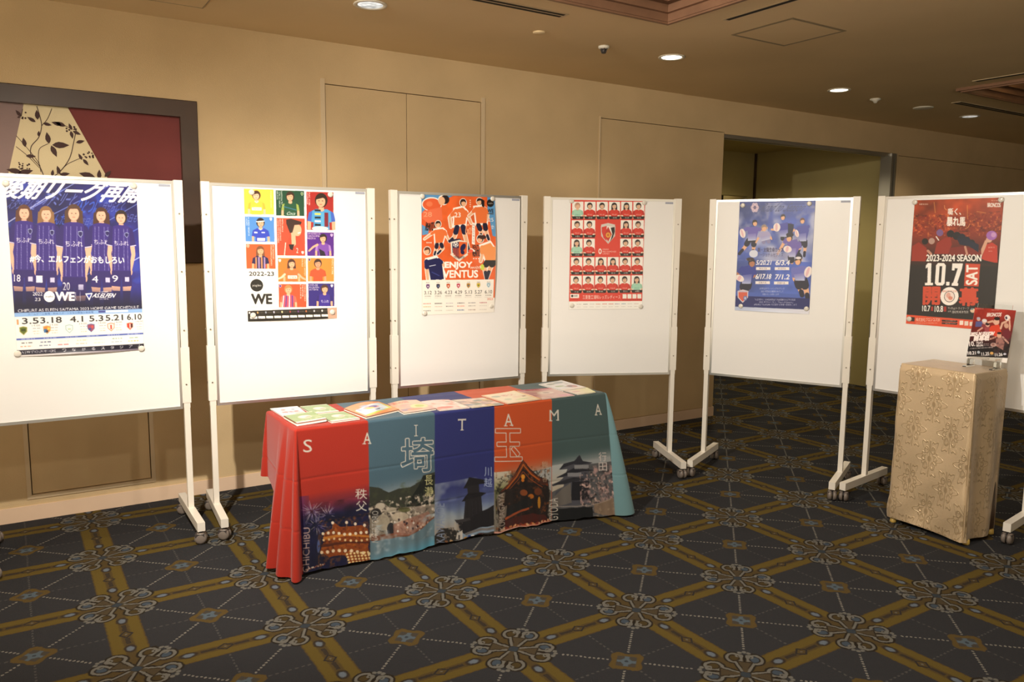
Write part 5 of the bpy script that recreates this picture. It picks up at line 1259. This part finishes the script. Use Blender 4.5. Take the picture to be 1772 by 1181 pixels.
def ss(x, a, b): t = np.clip((x-a)/(b-a), 0, 1); return t*t*(3-2*t)
cols = []      # (base x, base y, normal x, normal y, hem offset, drop length, kind, colour x)
for x in np.linspace(TX0, TX1, 601):
    cols.append((x, TY0, 0, -1, .012+.012*math.sin(x*9)+.105*float(ss(x, 2.3, 2.9)), .700-.0*x, 'f', x))
def arc(cx, cy, a0, a1, n, offf, drop, kind):
    for k in range(1, n):
        a = math.radians(a0+(a1-a0)*k/n); cols.append((cx, cy, math.cos(a), math.sin(a), offf(k/n), drop(k/n), kind, cx))
arc(TX1, TY0, -90, 0, 36, lambda s: .117+.085*math.sin(min(1, s*2.6)*math.pi/2)*(1-float(ss(s, .35, 1)))-.07*float(ss(s, .4, 1)), lambda s: .703, 'r')
for y in np.linspace(TY0, TY1, 50): cols.append((TX1, y, 1, 0, .05+.03*math.sin((y-TY0)*30), .70, 'r', TX1))
arc(TX1, TY1, 0, 90, 16, lambda s: .05+.06*math.sin(math.pi*s), lambda s: .70-.36*s, 'r')
for x in np.linspace(TX1, TX0, 120): cols.append((x, TY1, 0, 1, .02+.015*math.sin(x*16), .34, 'b', x))
arc(TX0, TY1, 90, 180, 22, lambda s: .02+.075*math.sin(math.pi*s), lambda s: .34-.0*s, 'l')
for y in np.linspace(TY1, TY0, 110):
    fold = float(np.interp(y, [3.52, 3.545, 3.58, 3.612, 3.65, 3.70, 3.74, 3.85, 3.97], [.055, .10, .105, .048, .125, .105, .07, .045, .02]))
    cols.append((TX0, y, -1, 0, fold, float(np.interp(y, [3.52, 3.69, 3.735, 3.97], [.700, .695, .36, .34])), 'l', TX0))
arc(TX0, TY0, 180, 270, 28, lambda s: .055*(1-s)+.024*s+.035*math.sin(math.pi*s)-.02*math.sin(2*math.pi*s), lambda s: .702, 'l')
NT = 236; nc = len(cols)
CA = np.array([[c[0], c[1], c[2], c[3], c[4], c[5]] for c in cols])
t = np.linspace(0, 1, NT)[:, None]
drop = CA[:, 5][None, :]*t
# smooth the hem offsets a little so folds read as cloth
off_h = CA[:, 4]; ker = np.hanning(9); ker /= ker.sum()
off_h = np.convolve(np.r_[off_h[-4:], off_h, off_h[:4]], ker, 'valid')
rnd = .012
o0 = np.where(drop < rnd, np.sqrt(np.clip(rnd**2-(rnd-drop)**2, 0, None)), rnd)-rnd*.0
per = np.arange(nc)/nc
k01 = (drop/.70)
off = o0+(off_h[None, :]-rnd)*np.clip(k01, 0, 1)**.85
off += .005*np.sin(per[None, :]*2*np.pi*11+1.3)*ss(k01, .15, 1)+.0016*np.sin(per[None, :]*2*np.pi*47)*ss(k01, .4, 1)
# soft horizontal fold marks of the towel
for zc in (.24, .47): off += -.0018*np.exp(-((drop-zc)/.006)**2)
X = CA[:, 0][None, :]+CA[:, 2][None, :]*off; Y = CA[:, 1][None, :]+CA[:, 3][None, :]*off
Z = TZ-drop+.0
hemwave = .004*np.sin(per*2*np.pi*13)+.0015*np.sin(per*2*np.pi*37)
Z = Z+np.clip(k01, 0, 1)**4*(hemwave[None, :]+.004)
Z = np.maximum(Z, .004)
P = np.stack([X, Y, Z], -1)
K = np.zeros((NT, nc, 3))
kinds = [c[6] for c in cols]
fidx = [i for i, k in enumerate(kinds) if k == 'f']
rows = np.clip(drop[:, 0]/.706*(FRONT.shape[0]-1), 0, FRONT.shape[0]-1).astype(int)
for j, (kd, cx) in enumerate([(c[6], c[7]) for c in cols]):
    if kd == 'f':
        ci = min(FRONT.shape[1]-1, int(round((cx-TX0)/(TX1-TX0)*(FRONT.shape[1]-1)))); K[:, j] = FRONT[rows, ci]
    elif kd == 'l': K[:, j] = hx(BC[0])*.87
    elif kd == 'r': K[:, j] = hx('#64858a')
    else: K[:, j] = hx(BC[min(4, max(0, sum(cx > b for b in BX[1:5])))])
P = np.concatenate([P, P[:, :1]], 1); K = np.concatenate([K, K[:, :1]], 1)
t_cloth = grid_mesh('tablecloth', P[:, ::-1][:, ::-1], K, print_material('towel_cloth', .8, 0, True))
tag(t_cloth, 'five-coloured printed cloth reading SAITAMA draped over the long table', 'tablecloth')
xs = np.linspace(TX0, TX1, 601); ys = np.linspace(TY1, TY0, 60)
XX, YY = np.meshgrid(xs, ys)
ZZ = TZ+.0004*np.sin(XX*40)+.0006*np.sin(YY*55+XX*7)
KK = np.zeros(XX.shape+(3,))
for k in range(5):
    mk = (XX >= BX[k]-.001+(TY0-YY)*-.02) if k else (XX > 0)
    KK[mk] = hx(BC[k])*.87
o = grid_mesh('cloth_top', np.stack([XX, YY, ZZ], -1), KK, print_material('towel_cloth'), parent=t_cloth)
# the folding table underneath (only its support is felt; all of it is covered)
t = thing('folding_table', 'long narrow folding table entirely covered by the SAITAMA cloth', 'table', ((TX0+TX1)/2, (TY0+TY1)/2, 0))
bm = bmesh.new(); add_box(bm, -.89, .89, -.215, .215, .672, .706); obj('tabletop', bm, M_WHITE, t)
for sx in (-1, 1):
    for sy in (-1, 1):
        bm = bmesh.new(); add_box(bm, sx*.80-.015, sx*.80+.015, sy*.17-.015, sy*.17+.015, 0, .672); obj('leg', bm, M_STEEL, t)

# ---------------------------------------------------------------- brochures
def brochure(quad, z0, th, art, label, curl=0.0, wave=0.0, edge='#efe8da', group='brochures laid out on the cloth'):
    q = np.array(quad, float); w = np.linalg.norm(q[1]-q[0]); h = np.linalg.norm(q[3]-q[0])
    S = Sheet(w, h, .0035, ((0, 0), (100, 0), (100, 140), (0, 140)), '#f4efe4'); art(S)
    I = S.out()*.90; ny, nx = I.shape[:2]
    u = np.linspace(0, 1, nx)[None, :, None]*np.ones((ny, 1, 1)); v = np.linspace(0, 1, ny)[:, None, None]*np.ones((1, nx, 1))
    XY = (q[0]*(1-u)+q[1]*u)*(1-v)+(q[3]*(1-u)+q[2]*u)*v
    uu, vv = u[..., 0], v[..., 0]
    lift = curl*(uu**3)*(1-vv*.3)+wave*np.sin(uu*math.pi)*(1-vv)*1.0+.004*np.clip(abs(curl)*60, 0, 1)*(1-vv)**3
    top = np.dstack([XY, z0+th+lift]); bot = np.dstack([XY, z0+lift*.75])
    c = q.mean(0); top[..., :2] -= c; bot[..., :2] -= c; top[..., 2] -= z0; bot[..., 2] -= z0
    o = grid_mesh('brochure', top, I, print_material('glossy_print'), back=bot, edge=edge)
    o.location = (c[0], c[1], z0)
    return tag(o, label, 'brochure', group)
def art_green(S):
    S.rect(0, 0, 100, 140, '#8aa860'); S.noise(0, 0, 100, 140, 30, .3, '#c4cc9a', .5, seed=3); S.rect(0, 122, 100, 140, '#f4efe2'); S.rect(0, 0, 100, 6, '#e8e4d0')
    S.ell(52, 64, 22, 26, '#f0d8c0'); S.ell(52, 58, 14, 15, '#f6e8dc'); S.ell(60, 72, 10, 8, '#e0a07a'); S.text('さいたま', 24, 102, 80, 116, '#f8f4ea', .03)
def art_blue(S):
    S.rect(0, 0, 100, 140, '#c8d4e2'); S.noise(0, 0, 100, 140, 40, .3, '#e8ecf0', .5, seed=4); S.ell(35, 40, 8, 9, '#e08070'); S.ell(70, 44, 6, 8, '#8090b8'); S.text('埼玉県', 20, 66, 84, 86, '#c86a60', .03); S.rect(60, 96, 94, 112, '#e8b8a4')
def art_rainbow(S):
    S.rect(0, 0, 100, 140, '#f0945c'); S.poly([(6, 60), (94, 20), (96, 100), (10, 134)], '#c8dc5a'); S.poly([(8, 56), (92, 16), (88, 96), (8, 120)], '#dfe8f0'); S.noise(14, 30, 86, 110, 24, .3, '#9ab0d8', .5, seed=5)
    S.ell(52, 62, 22, 14, '#f0b4b0'); S.ell(58, 58, 12, 10, '#7a6ab0'); S.ell(46, 68, 12, 8, '#f0d070'); S.poly([(48, 92), (66, 84), (62, 96)], '#44404a')
def art_pinkfood(S):
    S.rect(0, 0, 100, 140, '#e8c0a4'); S.noise(0, 0, 100, 140, 36, .3, '#c89a98', .5, seed=6); S.ell(70, 84, 26, 26, '#e8dca0'); S.ell(72, 82, 14, 14, '#b8c860'); S.rect(8, 96, 40, 120, '#a890a0'); S.ell(46, 112, 24, 12, '#e09a78'); S.text('彩の国', 10, 12, 60, 32, '#d87a6a', .03)
def art_pink2(S):
    S.rect(0, 0, 100, 140, '#f0cfc4'); S.noise(0, 0, 100, 140, 24, .3, '#e08a74', .52, seed=7); S.noise(0, 0, 100, 140, 20, .2, '#f8ece4', .6, seed=8); S.ell(34, 110, 26, 14, '#d87a6c'); S.ell(78, 34, 8, 8, '#9aa898'); S.rect(80, 90, 96, 126, '#f2e6d4')
def art_collage(S):
    S.rect(0, 0, 100, 140, '#c8ae90'); r = random.Random(3)
    for j in range(5):
        for i in range(4): S.rect(3+i*24, 4+j*27, 25+i*24, 29+j*27, r.choice(['#a88a74', '#d8c8b4', '#b89a94', '#8a9080', '#e0b8a8', '#c8a060', '#9a98a4']))
    S.noise(0, 0, 100, 140, 10, .25, seed=9)
def art_cream(S):
    S.rect(0, 0, 100, 140, '#f0b47a'); S.rect(5, 5, 95, 135, '#f4e4c4'); S.noise(8, 8, 92, 130, 26, .3, '#f0c8b0', .55, seed=10); S.ell(22, 40, 12, 12, '#b8b8a4'); S.ell(30, 90, 10, 10, '#c8cfae'); S.rect(78, 74, 88, 84, '#8a6a4a'); S.text('秩父', 40, 30, 74, 54, '#e0a08c', .03); S.ell(60, 108, 18, 6, '#ccd8a4')
def art_purple(S):
    S.rect(0, 0, 100, 140, '#d8b0a4'); S.noise(0, 0, 100, 140, 30, .3, '#c08a90', .5, seed=12); S.rect(0, 0, 100, 22, '#c0566a'); S.text('行田', 30, 4, 70, 18, '#f4dcd8', .03); S.ell(50, 66, 24, 18, '#e8d4c4'); S.ell(52, 66, 10, 8, '#a88a84'); S.rect(60, 110, 98, 136, '#dc98a4')
def art_white(S):
    S.rect(0, 0, 100, 140, '#e8e6e6'); S.noise(0, 0, 100, 140, 26, .3, '#b0aca0', .58, seed=13); S.ell(30, 30, 16, 10, '#9a9c8a'); S.ell(66, 26, 20, 10, '#8a9aa0'); S.ell(36, 74, 18, 10, '#a8b890'); S.ell(72, 96, 18, 20, '#c8948a'); S.ell(66, 92, 8, 10, '#6a6470'); S.rect(4, 118, 96, 136, '#f4e2d0')
def art_yellow(S):
    S.rect(0, 0, 100, 140, '#efe2b8'); S.grad([(0, 0), (100, 0), (100, 140), (0, 140)], '#f4ded0', '#e6e4a0', (0, 70), (100, 100)); S.ell(30, 60, 18, 18, '#e8b8ac')
T0 = TZ+.0015
brochure([(1.094, 4.0), (1.232, 3.99), (1.217, 3.768), (1.096, 3.768)], T0, .004, art_blue, 'pale blue leaflet at the back left corner of the table', curl=.0)
brochure([(1.236, 3.965), (1.376, 3.955), (1.372, 3.757), (1.238, 3.761)], T0, .006, art_green, 'green booklet with a white strip, back one of the three green booklets')
brochure([(1.091, 3.753), (1.235, 3.765), (1.246, 3.585), (1.098, 3.567)], T0+.0005, .014, art_green, 'thicker green booklet nearest the front left corner of the table', curl=.004)
brochure([(1.254, 3.735), (1.388, 3.738), (1.401, 3.552), (1.256, 3.546)], T0, .007, art_green, 'green booklet beside the thick one, at the front edge by the letter A')
brochure([(1.407, 3.785), (1.622, 3.845), (1.640, 3.624), (1.430, 3.549)], T0, .010, art_rainbow, 'orange and lime bordered booklet with a white picture', wave=.014, curl=.003)
brochure([(1.647, 3.793), (1.82, 3.799), (1.815, 3.558), (1.628, 3.544)], T0, .008, art_pinkfood, 'beige and pink food brochure right of the lime bordered booklet', wave=.008, curl=.003)
brochure([(1.822, 3.777), (1.992, 3.753), (1.988, 3.517), (1.822, 3.532)], T0, .004, art_pink2, 'pale pink illustrated leaflet above the T on the navy panel', wave=.004)
brochure([(2.000, 3.741), (2.186, 3.715), (2.190, 3.505), (2.000, 3.512)], T0, .003, art_collage, 'brownish leaflet with many small pictures, left of the cream one')
brochure([(2.204, 3.767), (2.434, 3.785), (2.438, 3.515), (2.215, 3.507)], T0, .003, art_cream, 'cream leaflet with an orange border on the orange panel', curl=.004)
brochure([(2.463, 3.797), (2.672, 3.763), (2.664, 3.512), (2.446, 3.515)], T0, .004, art_purple, 'pinkish purple leaflet right of the cream leaflet')
brochure([(2.680, 3.895), (2.872, 3.925), (2.862, 3.660), (2.684, 3.655)], T0, .005, art_white, 'whitish brochure with small photographs at the back right corner', curl=.003)
brochure([(2.690, 3.650), (2.856, 3.645), (2.820, 3.520), (2.696, 3.524)], T0+.0005, .004, art_yellow, 'small pale yellow leaflet at the front right corner of the table', curl=.004)

# ---------------------------------------------------------------- brocade-covered pedestal
def brocade():
    m = bpy.data.materials.new('gold_brocade'); m.use_nodes = True
    nt = m.node_tree; E.nt = nt; b = nt.nodes['Principled BSDF']
    uvn = nt.nodes.new('ShaderNodeUVMap'); uvn.uv_map = 'cloth'
    sep = nt.nodes.new('ShaderNodeSeparateXYZ'); nt.links.new(uvn.outputs[0], sep.inputs[0])
    U, V = E(sep.outputs[0]), E(sep.outputs[1])
    def motif(ox, oy):
        x = (efr(U/.20 + ox) - .5)*.20; y = (efr(V/.30 + oy) - .5)*.24
        yy = y*.72; r = elen(x, yy)/1.2; th = E.op('ARCTAN2', yy, x)
        petal = .040 + .013*E.op('COSINE', th*6) + .006*E.op('COSINE', th*14)
        a = soft(eabs(r - petal) - .0022, .0016)
        a2 = soft(eabs(r - petal*.58) - .0020, .0014)
        a3 = soft(r - .008, .002)
        sx = eabs(x)
        c1 = soft(eabs(elen(sx - .017, yy - .026) - .010) - .0020, .0014)
        c2 = soft(eabs(elen(sx - .020, yy + .024) - .011) - .0020, .0014)
        c3 = soft(eabs(elen(sx - .032, yy) - .008) - .0018, .0014)
        st = soft(emax(sx - .0022, eabs(yy) - .058), .0014)
        o = a
        for q in (a2, a3, c1, c2, c3, st): o = emax(o, q)
        return o
    ns = nt.nodes.new('ShaderNodeTexNoise'); ns.inputs['Scale'].default_value = 9
    tc = nt.nodes.new('ShaderNodeTexCoord'); nt.links.new(tc.outputs['Object'], ns.inputs['Vector'])
    mot = emax(motif(.10, .08), motif(.60, .58))
    col = mixc((.62, .465, .285), (.46, .325, .17), mot*.5)
    nt.links.new(col, b.inputs['Base Color'])
    rough = .42 - mot*.14
    nt.links.new(rough.s, b.inputs['Roughness'])
    nt.links.new((.30 + mot*.2).s, b.inputs['Metallic'])
    b.inputs['Sheen Weight'].default_value = .2
    bp = nt.nodes.new('ShaderNodeBump'); bp.inputs['Strength'].default_value = .5; bp.inputs['Distance'].default_value = .002
    n2 = nt.nodes.new('ShaderNodeTexNoise'); n2.inputs['Scale'].default_value = 260; nt.links.new(tc.outputs['Object'], n2.inputs['Vector'])
    h = mot + E(n2.outputs['Fac'])*.5
    nt.links.new(h.s, bp.inputs['Height']); nt.links.new(bp.outputs[0], b.inputs['Normal'])
    return m
M_BRO = brocade()
PX0, PX1, PY0, PY1, PH = 4.185, 4.525, 2.112, 2.530, .920
pcx, pcy = (PX0+PX1)/2, (PY0+PY1)/2
t = thing('draped_pedestal', 'square pedestal draped in gold brocade standing before the rightmost whiteboard', 'pedestal', (pcx, pcy, 0))
hw, hd, r0 = (PX1-PX0)/2, (PY1-PY0)/2, .014
ring = []
def side(ax, ay, bx, by, nx, ny, n):
    for k in range(n): s = k/n; ring.append((ax+(bx-ax)*s, ay+(by-ay)*s, nx, ny))
def cor(cx, cy, a0, n=10):
    for k in range(n):
        a = math.radians(a0+90*k/n); ring.append((cx, cy, math.cos(a), math.sin(a)))
a, b = hw-r0, hd-r0
side(-a, -b, a, -b, 0, -1, 70); cor(a, -b, -90); side(a, -b, a, b, 1, 0, 60); cor(a, b, 0); side(a, b, -a, b, 0, 1, 50); cor(-a, b, 90); side(-a, b, -a, -b, -1, 0, 84); cor(-a, -b, 180)
NR = len(ring); NZ = 120
bm = bmesh.new(); uvl = bm.loops.layers.uv.new('cloth'); rows = []; peri = [0]
RG2 = [ring[i] for i in range(NR)]
pos0 = [(q[0]+q[2]*r0, q[1]+q[3]*r0) for q in RG2]
for i in range(1, NR+1): peri.append(peri[-1]+math.dist(pos0[i % NR], pos0[i-1]))
for k in range(NZ):
    s = k/(NZ-1); z = PH-.006-s*(PH-.036); row = []
    for i, (x, y, nx, ny) in enumerate(RG2):
        o = r0+.012*s
        if k < 4: o -= .006*(1-k/4)
        p = peri[i]
        side_i = 0 if abs(ny+1) < .3 else 1
        # hanging folds: deep on the narrow camera-side face, shallow diagonal drags elsewhere
        if ny < -.3: o += s**.6*(.015*math.sin(x*30+.8)+.012*math.sin(x*17+s*2.5))*(1-.2*s)
        if nx < -.3: o += .005*math.sin((y*1.0+z*.9)*26+1.0)*s*(.4+s)+.005*math.sin(y*22)*s*s+.004*math.sin((y-z*.7)*17)*s
        o += .004*math.sin(p*21+s*3)*s
        vz = z-(.010*math.sin(p*5)+.004*math.sin(p*19))*s**6
        row.append(bm.verts.new((x+nx*o, y+ny*o, max(vz, .012))))
    rows.append(row)
for k in range(NZ-1):
    for i in range(NR):
        j = (i+1) % NR
        f = bm.faces.new((rows[k][i], rows[k+1][i], rows[k+1][j], rows[k][j])); f.smooth = True
        for l, (uu, kk) in zip(f.loops, ((peri[i], k), (peri[i], k+1), (peri[i+1], k+1), (peri[i+1], k))): l[uvl].uv = (uu, PH-.006-kk/(NZ-1)*(PH-.036))
tr = [bm.verts.new((x+nx*(r0-.008), y+ny*(r0-.008), PH)) for x, y, nx, ny in RG2]
for i in range(NR):
    j = (i+1) % NR; f = bm.faces.new((tr[i], rows[0][i], rows[0][j], tr[j])); f.smooth = True
f = bm.faces.new(tr)
for l in f.loops: l[uvl].uv = (l.vert.co.x, l.vert.co.y)
me = bpy.data.meshes.new('brocade_cover'); bm.to_mesh(me); bm.free(); me.materials.append(M_BRO)
o = bpy.data.objects.new('brocade_cover', me); C.objects.link(o); o.parent = t
# piped seam down the near corner
bm = bmesh.new(); prev = None
for k in range(0, NZ, 3):
    s = k/(NZ-1); z = PH-.01-s*(PH-.045); q = Vector((-hw-.004-.010*s, -hd-.002-.012*s, z))
    if prev is not None: add_cyl(bm, prev, q, .0035, n=8, cap=False)
    prev = q
obj('seam', bm, M_BRO, t)
for fx, fy in ((-hw+.02, hd-.02), (-hw+.035, -hd-.004), (hw-.03, -hd+.01), (hw-.03, hd-.03)):
    bm = bmesh.new(); add_lathe(bm, [(0, 0), (.016, 0), (.018, .006), (.016, .028), (0, .028)], (0, 0, 0), 20)
    o = obj('foot', bm, material('foot_amber', (.62, .42, .10), .4), t); o.location = (fx, fy, 0)
bm = bmesh.new(); add_box(bm, -hw+.006, hw-.006, -hd+.006, hd-.006, .028, PH-.012); obj('body', bm, M_DARKWOOD, t)

# acrylic stand and leaflet
M_ACR = bpy.data.materials.new('clear_acrylic'); M_ACR.use_nodes = True
bb = M_ACR.node_tree.nodes['Principled BSDF']; bb.inputs['Transmission Weight'].default_value = 1; bb.inputs['Roughness'].default_value = .05; bb.inputs['IOR'].default_value = 1.3; bb.inputs['Base Color'].default_value = (.95, .97, .95, 1)
def quadslab(name, pts, nrm, th, mat, parent=None):
    bm = bmesh.new(); n = Vector(nrm).normalized()*th
    a = [bm.verts.new(Vector(p)) for p in pts]; b = [bm.verts.new(Vector(p)+n) for p in pts]
    bm.faces.new(a); bm.faces.new(b[::-1])
    for i in range(len(pts)): j = (i+1) % len(pts); bm.faces.new((a[j], a[i], b[i], b[j]))
    return obj(name, bm, mat, parent)
base = Vector((4.43, 2.205, PH))
t = thing('acrylic_stand', 'clear acrylic leaflet stand on top of the gold pedestal', 'display stand', base)
L = lambda x, y, z: Vector((x, y, z))-base
quadslab('back_plate', [L(4.463, 2.300, .93), L(4.463, 2.120, .93), L(4.519, 2.120, 1.262), L(4.519, 2.300, 1.262)], (1, 0, -.17), .003, M_ACR, t)
quadslab('front_lip', [L(4.442, 2.298, .965), L(4.442, 2.120, .965), L(4.446, 2.120, .985), L(4.446, 2.298, .985)], (1, 0, -.17), .002, M_ACR, t)
for y in (2.275, 2.135):
    bm = bmesh.new(); add_box(bm, -.05, .055, y-base.y-.010, y-base.y+.010, .0005, .007); add_box(bm, -.008, .034, y-base.y-.010, y-base.y+.010, .007, .040)
    obj('foot', bm, M_ACR, t)
S = Sheet(.21, .275, .0021, ((365, 100), (1075, 160), (800, 1060), (135, 930)), '#f2ece6')
S.grad([(365, 98), (1078, 160), (820, 975), (150, 900)], '#b83428', '#5a1a1c', (700, 120), (560, 640)); S.noise(135, 98, 1078, 600, 160, .3, seed=51)
S.grad([(250, 500), (960, 580), (830, 975), (145, 905)], '#3a1518', '#141316', (600, 540), (560, 780), 0, 1)
for hx_, hy_, hr, hc, sc in ((405, 300, 30, '#b8b0c0', '#5a5a90'), (500, 345, 42, '#e0d8d8', '#8a3a40'), (545, 400, 36, '#2a1c20', '#a04850')):
    S.poly([(hx_-70, hy_+130), (hx_-50, hy_+40), (hx_+50, hy_+40), (hx_+80, hy_+130)], sc); S.ell(hx_, hy_, hr, hr*1.1, '#d8a898'); S.ell(hx_, hy_-hr*.4, hr, hr*.7, hc)
S.line([(370, 500), (450, 450)], 26, '#d8a090'); S.line([(560, 360), (640, 340), (700, 420)], 34, '#dca890')
S.poly([(560, 480), (600, 420), (740, 400), (770, 560), (700, 620), (570, 560)], '#d8442c'); S.ell(705, 345, 46, 60, '#e0b09a'); S.ell(718, 300, 52, 30, '#241a1c'); 
S.ell(900, 290, 52, 52, '#efe4e0'); S.ell(880, 290, 18, 26, '#3a2a40'); S.line([(760, 470), (800, 380), (880, 350)], 34, '#dcae98'); S.line([(930, 320), (925, 440), (905, 520)], 30, '#dcae98'); S.ell(865, 425, 42, 46, '#cfa08a'); S.poly([(770, 640), (790, 500), (900, 480), (930, 560), (880, 690)], '#6f2430')
S.ell(720, 590, 40, 50, '#d8a890'); S.ell(728, 548, 40, 20, '#1c1618'); S.poly([(640, 760), (660, 640), (760, 620), (800, 700), (760, 840)], '#a07068'); S.line([(560, 640), (660, 610)], 26, '#dca48e'); S.line([(780, 620), (860, 720)], 34, '#c89a8c'); S.noise(560, 640, 860, 880, 60, .3, '#4a3034', .45, seed=53)
S.text('BRONCOS', 555, 200, 800, 262, '#f6eae4', .05, .1); S.text('THE SAITAMA', 640, 144, 775, 160, '#f0d8d0', .02); S.text('BRONCOS 20', 380, 118, 506, 134, '#f0d8d0', .02)
S.text('2023-24 SEASON', 248, 520, 632, 580, '#f8ece8', .05, .1); S.text('開幕戦', 296, 580, 548, 664, '#f8ece8', .04, .1)
S.text('10.', 210, 668, 300, 744, '#f6f0ee', .05); S.text('7SAT', 325, 680, 436, 712, '#f6f0ee', .05); S.text('8SUN', 322, 724, 428, 756, '#f6f0ee', .05); filler(S, 445, 530, 720, 12, '#d8c8c8', 2); filler(S, 440, 530, 745, 12, '#d8c8c8', 3); filler(S, 212, 590, 782, 14, '#f0e4e2', 4)
S.ell(605, 740, 52, 34, '#d8b4a8', .8); S.ell(600, 735, 24, 18, '#8a5a50', .8)
for x, d in ((172, '10.21'), (390, '11.25'), (612, '11.26')): S.text(d, x, 830+(x-172)*.12, x+125, 880+(x-172)*.12, '#f2eeee', .04)
S.ell(345, 850, 24, 24, '#b0b8c0'); S.ell(560, 878, 30, 24, '#d8a860'); S.ell(780, 905, 26, 18, '#c8c8d8'); filler(S, 160, 790, 912, 10, '#e0d8d8', 6)
S.poly([(142, 905), (825, 975), (800, 1065), (125, 935)], '#f4efea'); filler(S, 385, 515, 968, 16, '#9a9494', 7); filler(S, 610, 690, 995, 18, '#d8a080', 8); filler(S, 160, 370, 950, 8, '#c0bcbc', 9)
I = S.out(); ny, nx = I.shape[:2]; u = np.linspace(0, 1, nx)[None, :, None]; v = np.linspace(0, 1, ny)[:, None, None]
tl, trr, brr, bl = [np.array(q) for q in ((4.502, 2.306, 1.238), (4.502, 2.094, 1.238), (4.4545, 2.094, .960), (4.4545, 2.306, .960))]
PT = (tl*(1-u)+trr*u)*(1-v)+(bl*(1-u)+brr*u)*v; cc = PT.mean((0, 1)); nrm = np.array([-.985, 0, .168])
o = grid_mesh('leaflet', PT-cc+nrm*.0012, I, print_material('glossy_print'), back=PT-cc)
o.location = cc; tag(o, 'red basketball leaflet leaning in the clear stand on the gold pedestal', 'leaflet')
